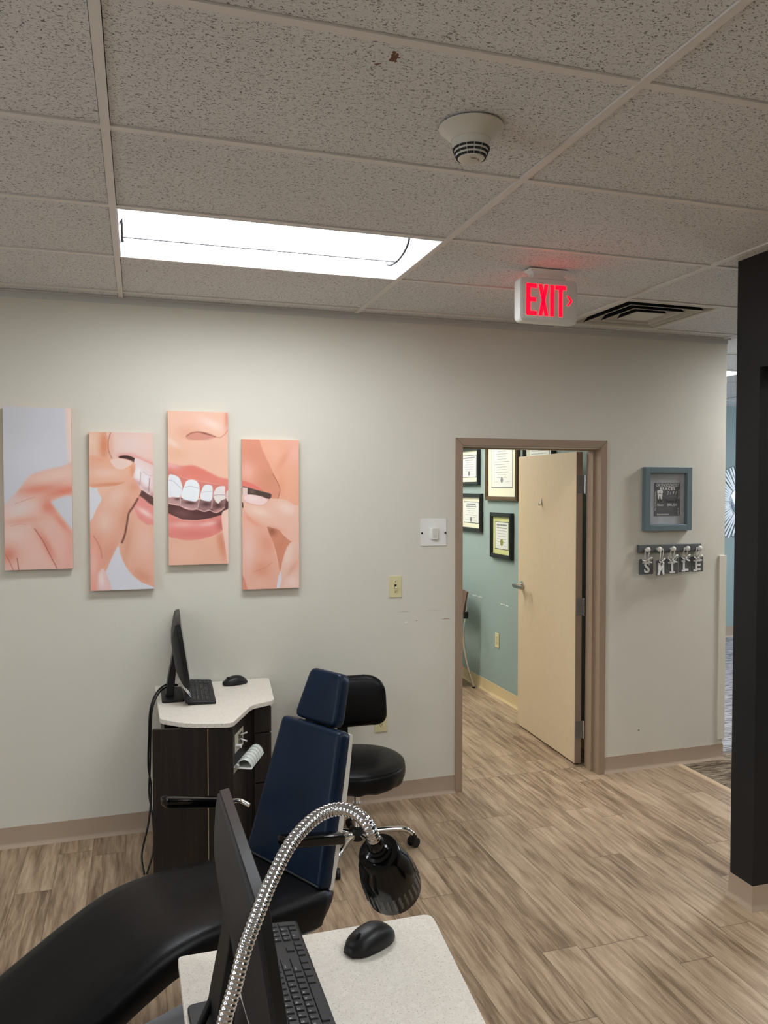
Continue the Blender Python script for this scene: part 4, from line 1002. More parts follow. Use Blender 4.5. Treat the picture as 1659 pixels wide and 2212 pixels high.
# ------------------------------------------------------------------ chair in the office
t = thing('side_chair', 'brown side chair with chrome legs against the teal office wall', 'chair', (2.60, 2.40, 0), 0)
bm = BM(); loft(bm, [[(x, y, .44) for x, y in rrect(-.27, .20, -.23, .23, .06)], [(x, y, .475) for x, y in rrect(-.28, .21, -.24, .24, .06)], [(x, y, .49) for x, y in rrect(-.26, .19, -.22, .22, .06)]]); obj('seat', bm, 'blk', t, smooth=True)
bm = BM(); rings = []
for i in range(9):
    yy = -.26+.52*i/8; bow = .03*(1-(yy/.26)**2)
    rings.append([(.175+bow, yy, .66), (.205+bow, yy*1.02, .83), (.215+bow, yy, .855), (.228+bow, yy, .85), (.22+bow, yy*1.0, .83), (.19+bow, yy, .66)])
loft(bm, rings); obj('backrest', bm, 'maroon', t, smooth=True)
for s in (-1, 1):
    bm = BM(); tube(bm, catmull([(.215, s*.245, .72), (.20, s*.245, .60), (.19, s*.24, .45), (.23, s*.245, .2), (.285, s*.25, .012)], 6), .011, 10); l_ = obj('leg', bm, 'chrome', t, smooth=True)
    bm = BM(); tube(bm, [(.285, s*.25, .014), (.286, s*.25, 0)], .014, 10); obj('foot', bm, 'blk', l_)
    bm = BM(); tube(bm, catmull([(-.22, s*.24, .46), (-.24, s*.245, .3), (-.27, s*.25, .012)], 5), .011, 10); l_ = obj('leg', bm, 'chrome', t, smooth=True)
    bm = BM(); tube(bm, [(-.27, s*.25, .014), (-.271, s*.25, 0)], .014, 10); obj('foot', bm, 'blk', l_)
bm = BM(); tube(bm, [(.20, -.24, .45), (.20, .24, .45)], .009, 8); obj('stretcher', bm, 'chrome', t, smooth=True)
bm = BM(); box(bm, .19, .225, -.262, -.235, .62, .68); box(bm, .19, .225, .235, .262, .62, .68); multi('bracket', bm, 'blk', t)

# ------------------------------------------------------------------ instrument carts
CP = [(.147, -.012), (.733, -.012), (.688, -.463), (.572, -.519), (.452, -.777), (.262, -.722), (.156, -.622)]
cart = thing('instrument_cart', 'dark wood dental cart with pale speckled top against the off-white wall', 'cart', (.40, -.35, 0), group='two matching dental carts')
bm = BM(); prism(bm, roundpoly(CP, [.01, .03, .03, .03, .035, .05, .03]), .728, .750); obj('countertop', bm, 'counter', cart, world=True, bevel=.003)
bm = BM()
body = [(.175, -.02), (.70, -.02), (.668, -.440), (.585, -.455), (.556, -.500), (.452, -.742), (.300, -.705), (.175, -.60)]
z0, z1 = .04, .728
def wallpan(p, q, za=z0, zb=z1, th=.016):
    p, q = Vector(p), Vector(q); d = (q-p).normalized(); n_ = Vector((d.y, -d.x))*th
    prism(bm, [tuple(p), tuple(q), tuple(q+n_), tuple(p+n_)], za, zb)
for i in range(len(body)):
    if i == 6: continue      # door side, left open
    wallpan(body[i], body[(i+1) % len(body)], .04 if i not in (4, 3) else .04)
prism(bm, [tuple(Vector(p)) for p in body], .03, .05)
obj('cabinet', bm, 'wood', cart, world=True)
# open door panel on the front left
dp = [Vector((.348, -.742)), Vector((.122, -.688))]
bm = BM(); d = (dp[1]-dp[0]).normalized(); n_ = Vector((-d.y, d.x))*.018
if n_.y < 0: n_ = -n_
prism(bm, [tuple(dp[0]), tuple(dp[1]), tuple(dp[1]+n_), tuple(dp[0]+n_)], .05, .724); dr = obj('door', bm, 'wood', cart, world=True, bevel=.001)
bm = BM(); prism(bm, [(.350, -.7428), (.354, -.7432), (.354, -.738), (.350, -.738)], .05, .724); obj('door_edge_band', bm, 'edge', cart, world=True)
bm = BM(); tube(bm, [(.235, -.690, .712), (.235, -.640, .712)], .008, 10); obj('cam_lock', bm, 'chrome', dr, world=True, smooth=True)
bm = BM(); wallpan((.356, -.744), (.456, -.770), .05, .724, -.018); obj('front_panel', bm, 'wood', cart, world=True)
for za, zb in ((.60, .718), (.36, .592), (.06, .352)):
    bm = BM(); box(bm, .590, .672, -.462, -.442, za, zb); obj('drawer', bm, 'wood', cart, world=True, bevel=.001)
# plate with switches on the diagonal side, and tool holder
A_, B_ = Vector((.452, -.742)), Vector((.556, -.500)); dd = (B_-A_).normalized(); nn = Vector((dd.y, -dd.x))
def side_m(s, o, z):     # frame on the diagonal panel: x along, y out, z up
    p = A_+dd*s+nn*o
    return Matrix(((dd.x, nn.x, 0, p.x), (dd.y, nn.y, 0, p.y), (0, 0, 1, z), (0, 0, 0, 1)))
m_ = side_m(0, 0, 0)
bm = BM(); box(bm, .045, .175, 0, .003, .590, .672, m_); sp = obj('switch_plate', bm, 'steelplate', cart, world=True, bevel=.0008)
bm = BM(); tube(bm, [m_ @ Vector(p) for p in ((.065, .003, .618), (.065, .026, .618))], .009, 12); obj('push_button', bm, 'white', sp, world=True, smooth=True)
for sx, sz, dz_ in ((.128, .648, .012), (.128, .630, -.010)):
    bm = BM(); tube(bm, [m_ @ Vector(p) for p in ((sx, .003, sz), (sx, .034, sz+dz_))], [.003, .0036], 8); obj('toggle', bm, 'white', sp, world=True, smooth=True)
bm = BM(); box(bm, .095, .150, .003, .006, .606, .660, m_); obj('switch_insert', bm, 'satin', sp, world=True)
bm = BM(); box(bm, .018, .232, .0, .085, .532, .536, m_); box(bm, .018, .232, 0, .004, .508, .536, m_); hol = obj('tool_holder', bm, 'white', cart, world=True)
for i in range(6):
    s = .042+i*.034; bm = BM()
    rings = []
    for k in range(9):
        a = PI*k/8; r_ = .034
        rings.append([m_ @ Vector((s-.017, .050-.032*math.cos(a), .534+.036*math.sin(a))), m_ @ Vector((s-.010, .050-.036*math.cos(a), .534+.044*math.sin(a))),
                      m_ @ Vector((s+.010, .050-.036*math.cos(a), .534+.044*math.sin(a))), m_ @ Vector((s+.017, .050-.032*math.cos(a), .534+.036*math.sin(a)))])
    loft(bm, rings, False, False); obj('holder_cup', bm, 'translu', hol, world=True, smooth='all')
bm = BM(); tube(bm, [m_ @ Vector(p) for p in ((.008, .020, .545), (.026, .020, .545))], .008, 12); obj('end_knob', bm, 'white', hol, world=True, smooth=True)
for (x, y) in ((.22, -.12), (.64, -.12), (.30, -.62), (.46, -.66)):
    bm = BM(); tube(bm, [(x, y-.010, .022), (x, y+.010, .022)], .022, 14); box(bm, x-.006, x+.006, y-.014, y+.014, .018, .036); obj('caster', bm, 'blk', cart, world=True)
cart2 = dup(cart, (.40, -.35-2.44, 0), 'dental cart in the foreground with pale speckled top, carrying the nearest monitor')

# ------------------------------------------------------------------ monitor
def make_monitor():
    t = thing('computer_monitor', 'black computer monitor seen edge-on on the wall side cart', 'monitor', (.25, -.24, .7505), 0, 'two computer monitors seen from behind the edge')
    # screen frame: local, panel faces +X, width along Y, tilted back
    yw = math.radians(-2.2); tilt = math.radians(-8.5)
    P = Matrix.Translation((.026, -.012, .240)) @ Matrix.Rotation(yw, 4, 'Z') @ Matrix.Rotation(tilt, 4, 'Y')
    W_, Hh = .236, .151
    bm = BM()
    loft(bm, [[P @ Vector((x, y, z)) for y, z in rrect(-W_+e, W_-e, -Hh+e, Hh-e, .004, 2)] for x, e in ((.008, .001), (.007, 0), (-.010, 0), (-.011, .001))])
    obj('bezel', bm, 'blk', t, smooth=True)
    bm = BM(); box(bm, .0078, .0086, -W_+.012, W_-.012, -Hh+.016, Hh-.012, P); obj('screen', bm, 'screen', t)
    bm = BM(); rings = []
    for x, ey, ez, r in ((-.011, .003, .003, .006), (-.017, .004, .004, .008), (-.026, .016, .022, .012), (-.038, .050, .050, .02), (-.046, .085, .070, .03), (-.048, .11, .085, .03)):
        rings.append([P @ Vector((x, y, z-.012*(ez/.085))) for y, z in rrect(-W_+ey, W_-ey, -Hh+ez, Hh-ez, r, 4)])
    loft(bm, rings); bc = obj('back_cover', bm, 'blk2', t, smooth=True)
    bm = BM(); box(bm, -.0185, -.0160, -W_+.010, W_-.010, .066, .0675, P); obj('cover_seam', bm, 'dark', bc)
    bm = BM()
    m2 = Matrix.Translation((-.045, -.012, 0))
    loft(bm, [[(x, y, z) for x, y in rr4] for rr4, z in (
        ([(-.060, -.045), (-.020, -.045), (-.020, .045), (-.060, .045)], .010),
        ([(-.045, -.042), (-.012, -.042), (-.012, .042), (-.045, .042)], .10),
        ([(-.026, -.038), (.000, -.038), (.000, .038), (-.026, .038)], .20),
        ([(-.020, -.036), (.006, -.036), (.006, .036), (-.020, .036)], .245))])
    obj('stand_neck', bm, 'blk', t, bevel=.004)
    bm = BM(); prism(bm, rrect(-.078, .024, -.130, .130, .012, 4), 0, .011); obj('stand_base', bm, 'blk', t, bevel=.002)
    return t
mon = make_monitor()
mon2 = dup(mon, (.240, -2.765, .7505), 'black computer monitor nearest the camera, behind the gooseneck lamp', math.radians(3.2))

# ------------------------------------------------------------------ keyboard
def make_keyboard():
    t = thing('keyboard', 'black keyboard behind the monitor on the wall side cart', 'keyboard', (.352, -.228, .7505), 0, 'two black keyboards')
    # local: length along Y (left end = -Y ... Esc side towards the camera), rear edge -X, front edge +X
    L_, D = .220, .070
    tl = Matrix.Rotation(math.radians(4.5), 4, 'Y')
    bm = BM(); loft(bm, [[tl @ Vector((x, y, z)) for x, y in rrect(-D+e, D-e, -L_+e, L_-e, .005, 3)] for z, e in ((.005, .001), (.006, 0), (.015, 0), (.0165, .0015))])
    obj('keyboard_case', bm, 'blk', t, smooth=True)
    bm = BM()
    for y in (-.19, .19): box(bm, -.058, -.046, y-.014, y+.014, -.0005, .008)
    box(bm, .045, .056, -.20, .20, -.0005, .003)
    multi('foot', bm, 'blk', t)
    U = .019; rows = []
    # (x from the rear edge, [(start, width)]) in key units from the left end
    rows.append((0, [(0, 1)]+[(2+i, 1) for i in range(4)]+[(6.5+i, 1) for i in range(4)]+[(11+i, 1) for i in range(4)]+[(15.25+i, 1) for i in range(3)]))
    rows.append((1.15, [(i, 1) for i in range(13)]+[(13, 2)]+[(15.25+i, 1) for i in range(3)]+[(18.5+i, 1) for i in range(4)]))
    rows.append((2.15, [(0, 1.5)]+[(1.5+i, 1) for i in range(12)]+[(13.5, 1.5)]+[(15.25+i, 1) for i in range(3)]+[(18.5+i, 1) for i in range(3)]))
    rows.append((3.15, [(0, 1.75)]+[(1.75+i, 1) for i in range(11)]+[(12.75, 2.25)]+[(18.5+i, 1) for i in range(3)]))
    rows.append((4.15, [(0, 2.25)]+[(2.25+i, 1) for i in range(10)]+[(12.25, 2.75)]+[(16.25, 1)]+[(18.5+i, 1) for i in range(3)]))
    rows.append((5.15, [(0, 1.25), (1.25, 1.25), (2.5, 1.25), (3.75, 6.25), (10, 1.25), (11.25, 1.25), (12.5, 1.25), (13.75, 1.25)]+[(15.25+i, 1) for i in range(3)]+[(18.5, 2), (20.5, 1)]))
    keys = [(rx, s, w_, 1) for rx, ks in rows for s, w_ in ks]
    keys.append((2.15, 21.5, 1, 2)); keys.append((4.15, 21.5, 1, 2))
    u = (2*L_-.014)/22.5; v = (2*D-.014)/6.15
    def capbm(bm, k):
        rx, s, w_, hh = k; x0 = -D+.007+rx*v; y0 = -L_+.007+s*u; g = .0016
        a = [(x0+g, y0+g), (x0+hh*v-g, y0+g), (x0+hh*v-g, y0+w_*u-g), (x0+g, y0+w_*u-g)]
        b_ = [(p[0]+(.0014 if i in (0, 3) else -.0014), p[1]+(.0014 if i in (0, 1) else -.0014)) for i, p in enumerate(a)]
        loft(bm, [[tl @ Vector((x, y, .016)) for x, y in a], [tl @ Vector((x, y, .0195)) for x, y in b_]])
    rest = BM(); nk = 0
    for k in sorted(keys, key=lambda k: (k[0] < 1 and k[1] > 15)):
        if nk < 98: bm = BM(); capbm(bm, k); obj('key', bm, 'key', t); nk += 1
        else: capbm(rest, k)
    r_ = obj('key', rest, 'key', t); r_['kind'] = 'stuff'
    # legends: read with the top of the glyph towards the rear edge (-X)
    bm = BM()
    def leg(s_, rx, s, du=.35, size=.0075):
        x = -D+.007+(rx+.38)*v; y = -L_+.007+(s+du)*u
        mt = tl @ Matrix(((0, -1, 0, x), (1, 0, 0, y), (0, 0, 1, .0197), (0, 0, 0, 1)))
        textbm(bm, s_, size, mt, .0001)
    for i, ch in enumerate('QWERTYUIOP'): leg(ch, 2.15, 1.5+i)
    for i, ch in enumerate('ASDFGHJKL'): leg(ch, 3.15, 1.75+i)
    for i, ch in enumerate('ZXCVBNM'): leg(ch, 4.15, 2.25+i)
    for i, ch in enumerate('1234567890'): leg(ch, 1.15, 1+i)
    for rx, s3 in ((2.15, '789'), (3.15, '456'), (4.15, '123')):
        for i, ch in enumerate(s3): leg(ch, rx, 18.5+i)
    leg('0', 5.15, 18.5, .9); leg('Enter', 3.15, 12.75, .7, .005); leg('Shift', 4.15, 12.25, .6, .005)
    obj('key_legends', bm, 'legend', t)
    return t
kb = make_keyboard(); kb.rotation_euler = (0, 0, math.radians(-2))
kb2 = dup(kb, (.346, -2.630, .7505), 'black keyboard in the foreground beside the nearest monitor', math.radians(.5))

# ------------------------------------------------------------------ mouse
def make_mouse():
    t = thing('computer_mouse', 'black computer mouse on the wall side cart', 'mouse', (.545, -.100, .7505), math.radians(14), 'two black mice')
    # local: nose towards -X
    bm = BM(); n = 18; rings = []
    for i in range(17):
        u_ = i/16; x = -.058+.116*u_
        wv = .024+.0075*math.sin(PI*min(1, u_*1.05))**.8; hv = .014+.024*math.sin(PI*(.12+.72*u_))**1.4
        e = (1-((abs(u_-.5)*2)**(7 if u_ < .5 else 4)))**.5 if abs(u_-.5) < .5 else .0
        e = max(e, .55 if u_ == 0 else .25 if u_ == 1 else 0)
        hz = hv*(.82 if u_ == 0 else .3 if u_ == 1 else max(e, .35))
        ww = wv*max(e, .3)
        rings.append([(x, ww*1.0*math.copysign(abs(math.cos(PI*k/n))**.75, math.cos(PI*k/n)), .002+hz*math.sin(PI*k/n)**.8) for k in range(n+1)])
    loft(bm, rings); obj('mouse_body', bm, 'blk', t, smooth='all')
    bm = BM(); tube(bm, [(-.034, -.004, .029), (-.034, .004, .029)], .0085, 12); obj('scroll_wheel', bm, 'blk2', t, smooth=True)
    bm = BM(); tube(bm, [(-.022, 0, .0342), (-.010, 0, .0368), (.006, 0, .0385)], .0022, 6); obj('button_seam', bm, 'lines2', t)
    t.scale = (1.12, 1.12, 1.12)
    return t
ms = make_mouse()
ms2 = dup(ms, (.557, -2.536, .7505), 'black computer mouse in the foreground on the near cart', math.radians(24))

# ------------------------------------------------------------------ cards under the monitors
def card(label, loc, rz, cols):
    t = thing('info_card', label, 'card', loc, rz)
    bm = BM(); R_ = Matrix.Rotation(math.radians(-38), 4, 'Y'); box(bm, -.0006, .0006, -.045, .045, 0, .070, R_); obj('card_sheet', bm, 'white', t)
    for i, (c, a, b_, z0_, z1_) in enumerate(cols):
        bm = BM(); box(bm, .0006, .0009, a, b_, z0_, z1_, R_); obj('printed_patch', bm, c, t)
    return t
card('white card with blue print tucked below the wall side monitor', (.312, -.330, .762), 0, [('blueprint', -.035, .0, .006, .028), ('blueprint', .015, .03, .05, .062), ('redp', -.03, .01, .045, .05)])
card('white card with green and red print tucked below the nearest monitor', (.305, -2.86, .762), 0, [('greenp', -.04, -.008, .010, .040), ('greenp', .0, .034, .022, .056), ('redp', -.04, -.006, .046, .062), ('redp', .004, .03, .006, .016)])

# ------------------------------------------------------------------ cables
cb = thing('cable', 'pair of black cables looping from the wall side monitor down past the cart', 'cable', (.25, -.24, .76))
for pts in ([(.25, -.235, .80), (.200, -.24, .808), (.152, -.30, .790), (.120, -.33, .720), (.112, -.34, .60), (.108, -.34, .45), (.12, -.36, .34), (.105, -.40, .20), (.075, -.44, .08), (.085, -.50, .008)],
            [(.25, -.225, .795), (.20, -.23, .795), (.158, -.29, .778), (.128, -.33, .715), (.120, -.335, .60), (.116, -.34, .45), (.110, -.36, .33), (.125, -.40, .22), (.128, -.44, .10), (.095, -.50, .008)]):
    bm = BM(); tube(bm, catmull(pts, 8), .0044, 8); obj('cord', bm, 'blk', cb, world=True, smooth=True)
bm = BM(); tube(bm, catmull([(.150, -.30, .10), (.146, -.33, .06), (.150, -.36, .03), (.14, -.42, .006)], 6), .003, 8)
tag(obj('network_cable', bm, 'bluecable', smooth=True), 'blue cable end at the foot of the wall side cart', 'cable')
# cable of the near monitor, at the bottom edge of the picture
bm = BM(); tube(bm, catmull([(.222, -2.70, .86), (.195, -2.74, .83), (.160, -2.80, .80), (.122, -2.86, .73), (.11, -2.88, .5), (.11, -2.9, .2), (.12, -2.92, .012)], 8), .0075, 10)
tag(obj('cable', bm, 'blk', smooth=True), 'thick black cable behind the nearest monitor', 'cable')

# ------------------------------------------------------------------ exam chair
th = .50
ch = thing('exam_chair', 'navy black reclining exam chair with cream shell in front of the wall side cart', 'exam chair', (.529, -1.515, 0), PI+th)
def slab(P, w0, w1, h, th_, r, edge, name, mat, n=6, z0=0):
    """trapezoid pad: in frame P (x out of the front face, y across, z up), front face at x=0"""
    bm = BM(); pts = [(-w0/2, 0), (w0/2, 0), (w1/2, h), (-w1/2, h)]
    def out(e): 
        c = Vector((0, h/2)); res = []
        q = [(-w0/2+e, e), (w0/2-e, e), (w1/2-e, h-e), (-w1/2+e, h-e)]
        return roundpoly(q, max(r-e, .004), n)
    rings = []
    for x, e in ((0, edge), (-edge*.15, edge*.45), (-edge*.5, edge*.12), (-edge, 0), (-th_+edge*.5, 0), (-th_, edge*.4)):
        rings.append([P @ Vector((x, y, z)) for y, z in out(e)])
    loft(bm, rings)
    return bm
rec = .277
PB = Matrix.Rotation(-rec, 4, 'Y'); PB = Matrix.Translation((0, 0, .440)) @ PB
bm = slab(PB, .415, .322, .505, .058, .022, .018, 'backrest', 'navy'); bk = obj('backrest', bm, 'navy', ch, smooth='all')
bm = BM(); rings = []
for i in range(13):
    z = .0+.50*i/12; wv = .415+(.322-.415)*z/.505; bow = .022*math.sin(PI*i/12)**.7+.010
    rings.append([PB @ Vector(p) for p in ((-.052, -wv/2+.003, z), (-.058-bow*.5, -wv/2+.001, z), (-.062-bow, -wv/2+.03, z), (-.062-bow, wv/2-.03, z), (-.058-bow*.5, wv/2-.001, z), (-.052, wv/2-.003, z))])
loft(bm, rings); obj('back_shell', bm, 'shell', ch, smooth=True)
bm = BM(); tube(bm, [PB @ Vector(p) for p in ((.000, -.19, .012), (.001, .20, .012))], .0035, 8); obj('piping', bm, 'blk2', bk, smooth=True)
PH = Matrix.Translation((-.158, -.005, .926)) @ Matrix.Rotation(-.34, 4, 'Y')
bm = slab(PH, .222, .172, .186, .050, .030, .014, 'headrest', 'navy'); obj('headrest', bm, 'navy', ch, smooth='all')
bm = BM(); box(bm, -.205, -.185, -.03, .03, .84, .99); obj('headrest_bracket', bm, 'blk', ch)
# seat and leg rest, one long cushion
st = [(-.095, .385, .07, .19), (-.085, .412, .10, .215), (-.05, .435, .125, .228), (0, .447, .135, .234), (.15, .462, .13, .236), (.30, .483, .115, .236), (.42, .494, .105, .234), (.54, .484, .10, .232), (.66, .446, .10, .230), (.78, .398, .10, .228), (.95, .328, .10, .224), (1.15, .248, .10, .218), (1.30, .195, .09, .205), (1.325, .175, .06, .18)]
Sx = catmull([(s, z, 0) for s, z, a, b_ in st], 4); Sy = catmull([(a, b_, 0) for s, z, a, b_ in st], 4)
bm = BM(); rings = []
for i, (p_, q_) in enumerate(zip(Sx, Sy)):
    a_ = Sx[max(i-1, 0)]; c_ = Sx[min(i+1, len(Sx)-1)]; d = Vector((c_.x-a_.x, c_.y-a_.y)); d.normalize(); nrm = Vector((-d.y, d.x))
    th_, hw = q_.x, q_.y; ring = []
    sec = [(-1, -.55), (-.985, -.30), (-.94, -.12), (-.86, -.03), (-.7, 0), (-.35, -.01), (0, -.02), (.35, -.01), (.7, 0), (.86, -.03), (.94, -.12), (.985, -.30), (1, -.55), (.97, -.85), (.88, -1), (0, -1), (-.88, -1), (-.97, -.85)]
    for yy, dz in sec: ring.append((p_.x+nrm.x*dz*th_, yy*hw-.008, p_.y+nrm.y*dz*th_))
    rings.append(ring)
loft(bm, rings); obj('seat_cushion', bm, 'black vinyl', ch, smooth='all')
def armrest(y, s0, s1, za, zb):
    bm = BM(); rings = []
    for k, (f, e) in enumerate(((0, .006), (.02, .001), (.05, 0), (.95, 0), (.985, .002), (1.0, .008))):
        s = s0+(s1-s0)*f; z = za+(zb-za)*f
        rings.append([(s, yy, zz) for yy, zz in rrect(y-.024+e, y+.024-e, z-.018+e, z+.018-e, .009, 3)])
    loft(bm, rings); a = obj('armrest', bm, 'gloss', ch, smooth=True)
    bm = BM(); tube(bm, catmull([(s0+.01, y, za), (s0-.03, y, za-.004), (s0-.05, y*.96, za-.010), (s0-.062, y*.86, za-.020)], 5), .0085, 10); obj('arm_bracket', bm, 'chrome', a, smooth=True)
    return a
armrest(-.272, .018, .288, .610, .688)
armrest(.262, -.050, .200, .622, .690)
bm = BM(); box(bm, .0, .36, -.13, .13, .28, .36); obj('seat_frame', bm, 'blk', ch, bevel=.01)
bm = BM(); lathe(bm, [(.075, .04), (.075, .20), (.055, .205), (.055, .30)], 28, (.16, 0, 0)); obj('pedestal', bm, 'greymetal', ch, smooth=True)
bm = BM(); prism(bm, rrect(-.28, .62, -.165, .165, .03, 5), 0, .035); obj('base_plate', bm, 'greymetal', ch, bevel=.008, seg=3)

# ------------------------------------------------------------------ stool
sx, sy = 1.072, -.555
sl = thing('rolling_stool', 'black round rolling stool with backrest and chrome base by the wall', 'stool', (sx, sy, 0))
bm = BM(); R0 = .232
rg = lambda r, z, wv=0: [((r+wv*math.cos(18*a+math.sin(3*a)))*math.cos(a), (r+wv*math.cos(18*a+math.sin(3*a)))*math.sin(a), z+wv*.8*math.sin(11*a)) for a in [2*PI*i/96 for i in range(96)]]
loft(bm, [rg(.04, .355), rg(.19, .352, .001), rg(.212, .356, .004), rg(.227, .372, .003), rg(.233, .40, .001), rg(.233, .425), rg(.229, .438), rg(.222, .444)]); se = obj('seat', bm, 'black vinyl', sl, smooth='all')
bm = BM(); lathe(bm, [(.230, .438), (.228, .447), (.214, .458), (.18, .466), (.10, .470), (.01, .471)], 64); obj('seat_top', bm, 'black vinyl', se, smooth=True)
bm = BM(); tube(bm, [(.2275*math.cos(2*PI*i/64), .2275*math.sin(2*PI*i/64), .440) for i in range(65)], .0035, 8, False); obj('piping', bm, 'black vinyl', se, smooth=True)
# backrest pad, wraps slightly towards the sitter
bm = BM(); rings = []
for x, e in ((0, .03), (-.010, .012), (-.022, .002), (-.035, 0), (-.050, .006), (-.058, .03)):
    ring = []
    for y_, z_ in roundpoly([(-.215+e, e), (.215-e, e), (.205-e, .262-e), (-.205+e, .262-e)], [max(.075-e, .02), max(.075-e, .02), max(.10-e, .02), max(.10-e, .02)], 8):
        ring.append((y_, .262-.0+x*-1-.07*(y_/.215)**2-.028, .540+z_))
    rings.append(ring)
loft(bm, rings); obj('backrest', bm, 'black vinyl', sl, smooth='all')
bm = BM()
zz = [.33+.016*i for i in range(16)]
rings = []
for i, z in enumerate([.34+.008*k for k in range(36)]):
    w_ = .028 if i % 2 else .0255
    rings.append([(-.008-w_, .246, z), (-.008+w_, .246, z), (-.008+w_, .264, z), (-.008-w_, .264, z)])
loft(bm, rings); box(bm, -.034, .018, .0, .262, .338, .350); obj('back_post', bm, 'blk', sl)
bm = BM(); lathe(bm, [(.014, .20), (.014, .36)], 20); obj('gas_lift', bm, 'chrome', sl, smooth=True)
bm = BM(); lathe(bm, [(.020, .10), (.020, .24), (.024, .245)], 20); obj('column', bm, 'chrome', sl, smooth=True)
bm = BM(); lathe(bm, [(.03, .062), (.042, .070), (.044, .10), (.036, .122), (.026, .128)], 24); obj('hub', bm, 'blk', sl, smooth=True)
for a in (-6, -72, -127, 152, 80):
    a = math.radians(a); ca, sa = math.cos(a), math.sin(a)
    def rp(r, z): return (r*ca, r*sa, z)
    bm = BM(); tube(bm, catmull([rp(.03, .094), rp(.12, .098), rp(.20, .096), rp(.245, .088), rp(.276, .066)], 6), .014, 12); lg = obj('leg', bm, 'chrome', sl, smooth=True)
    bm = BM(); 
    m_ = Matrix.Translation((rp(.278, .0)[0], rp(.278, 0)[1], 0)) @ Matrix.Rotation(a+.6, 4, 'Z')
    for s in (-1, 1): tube(bm, [m_ @ Vector((.004, s*.008, .024)), m_ @ Vector((.004, s*.022, .024))], .024, 16)
    tube(bm, [m_ @ Vector((0, 0, .03)), m_ @ Vector((0, 0, .066))], .010, 10); box(bm, -.018, .020, -.008, .008, .026, .052, m_)
    obj('caster', bm, 'blk', lg, smooth=True)

# ------------------------------------------------------------------ gooseneck lamp
gl = thing('gooseneck_lamp', 'black lamp on a chrome gooseneck arching over the foreground cart', 'lamp', (.215, -3.06, .7505))
path = [(.215, -3.060, .775), (.200, -3.095, .87), (.182, -3.145, .98), (.171, -3.178, 1.067), (.187, -3.176, 1.123), (.201, -3.168, 1.165), (.220, -3.152, 1.199), (.243, -3.127, 1.230), (.273, -3.102, 1.263), (.306, -3.079, 1.281), (.333, -3.071, 1.290), (.355, -3.076, 1.293), (.372, -3.090, 1.290), (.384, -3.104, 1.280), (.391, -3.109, 1.265), (.398, -3.101, 1.246)]
cp = catmull(path, 60)
# resample by arc length with a ribbed radius
acc = [0]
for a, b_ in zip(cp, cp[1:]): acc.append(acc[-1]+(b_-a).length)
pitch_, nper = .0062, 6; tot = acc[-1]; N_ = int(tot/pitch_*nper); P_ = []; Rr = []; j = 0
for i in range(N_+1):
    s = tot*i/N_
    while j < len(acc)-2 and acc[j+1] < s: j += 1
    f = (s-acc[j])/max(1e-9, acc[j+1]-acc[j]); P_.append(cp[j].lerp(cp[j+1], f))
    Rr.append(.0088+.00125*abs(math.sin(PI*s/pitch_)))
bm = BM(); tube(bm, P_, Rr, 20); obj('gooseneck', bm, 'flex', gl, world=True, smooth='all')
bm = BM(); lathe(bm, [(.055, 0), (.058, .006), (.055, .014), (.022, .020), (.016, .035), (.012, .038)], 32); obj('lamp_base', bm, 'gloss', gl, smooth=True)
ha = Vector((.398, -3.100, 1.246)); hb = Vector((.441, -3.050, 1.155)); ax = (hb-ha).normalized(); Lh = (hb-ha).length
side = ax.cross(Vector((0, 0, 1))).normalized(); up_ = side.cross(ax).normalized()
HM = Matrix(((side.x, up_.x, ax.x, ha.x), (side.y, up_.y, ax.y, ha.y), (side.z, up_.z, ax.z, ha.z), (0, 0, 0, 1)))
def hl(prof, n=40):
    bm = BM(); loft(bm, [[HM @ Vector((r*math.cos(2*PI*i/n), r*math.sin(2*PI*i/n), z)) for i in range(n)] for r, z in prof]); return bm
obj('neck_collar', hl([(.011, -.012), (.013, -.006), (.013, .006), (.016, .008), (.016, .014), (.020, .016), (.020, .022), (.026, .024)]), 'gloss', gl, world=True, smooth=True)
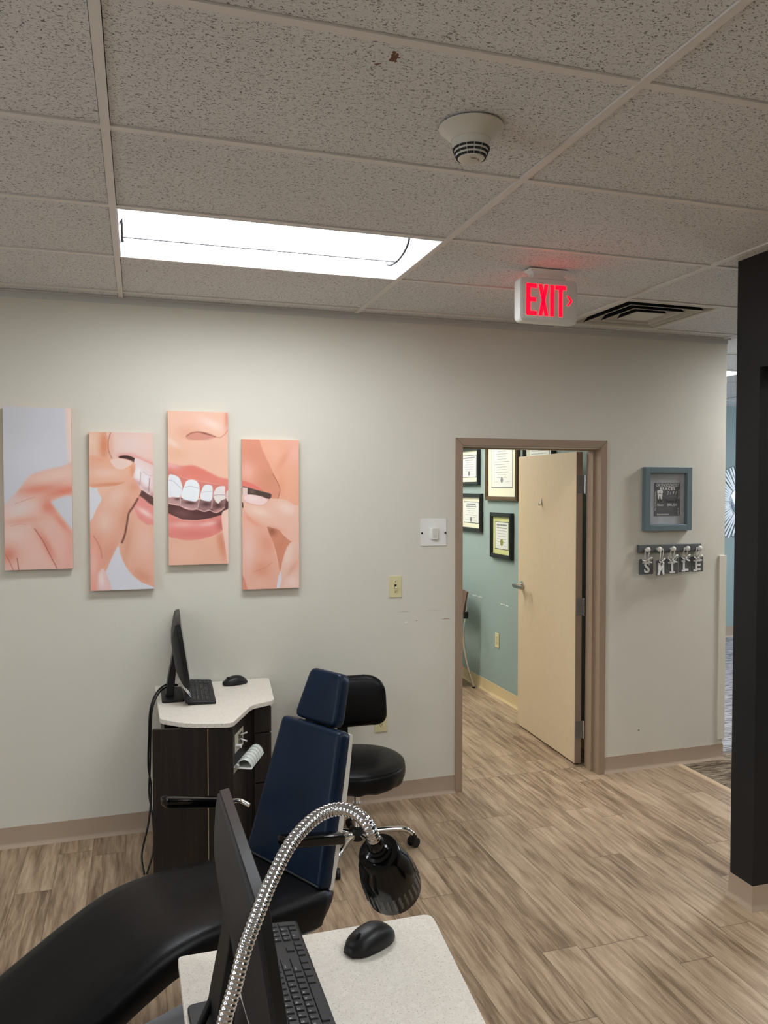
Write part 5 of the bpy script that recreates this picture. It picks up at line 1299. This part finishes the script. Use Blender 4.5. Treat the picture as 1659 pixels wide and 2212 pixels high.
shd = obj('lamp_shade', hl([(.020, .020), (.029, .021), (.031, .024), (.0315, .032), (.038, .050), (.042, .075), (.0435, .112), (.0435, .120), (.041, .121), (.039, .112)]), 'gloss', gl, world=True, smooth=True)
# vent slots on the lower barrel and a blue side patch
bm = BM()
for k in range(30):
    a = 2*PI*k/30; da = 2*PI/30*.22; rg_ = []
    for z, r in ((.082, .0426), (.096, .0433), (.110, .0438)):
        rg_.append([HM @ Vector((r*math.cos(a-da), r*math.sin(a-da), z)), HM @ Vector(((r+.0005)*math.cos(a), (r+.0005)*math.sin(a), z)), HM @ Vector((r*math.cos(a+da), r*math.sin(a+da), z)), HM @ Vector(((r-.002)*math.cos(a), (r-.002)*math.sin(a), z))])
    loft(bm, rg_)
obj('vent_slot', bm, 'slot', shd, world=True)
bm = BM(); aa = math.radians(200)
rg_ = []
for z, r in ((.034, .0322), (.052, .0385), (.074, .0422)):
    rg_.append([HM @ Vector(((r+d_)*math.cos(a), (r+d_)*math.sin(a), z)) for a, d_ in [(math.radians(136)+math.radians(44)*k/5, .0006) for k in range(6)]+[(math.radians(136)+math.radians(44)*(5-k)/5, -.001) for k in range(6)]])
loft(bm, rg_); obj('blue_side_panel', bm, 'bluefilm', shd, world=True)
obj('bulb_ring', hl([(.038, .106), (.038, .110), (.001, .110)]), 'slot', shd, world=True, smooth=True)

# ------------------------------------------------------------------ daylight through the hall window
la = bpy.data.lights.new('window daylight', 'AREA'); la.shape = 'RECTANGLE'; la.size = 2.7; la.size_y = 1.6; la.energy = 180; la.color = (.72, .82, 1.0)
lo = bpy.data.objects.new('window_daylight', la); C.objects.link(lo); lo.location = (XR+.35, 1.6, 1.75); lo.rotation_euler = (0, math.radians(62), 0)
w = bpy.data.worlds.new('world'); bpy.context.scene.world = w; w.use_nodes = True
w.node_tree.nodes['Background'].inputs[0].default_value = (.6, .75, 1, 1); w.node_tree.nodes['Background'].inputs[1].default_value = .6

sc = bpy.context.scene
sc.view_settings.view_transform = 'Standard'; sc.view_settings.look = 'None'; sc.view_settings.gamma = 1; sc.view_settings.exposure = -.47
sc.view_settings.use_curve_mapping = False
sc.cycles.max_bounces = 8; sc.cycles.diffuse_bounces = 5
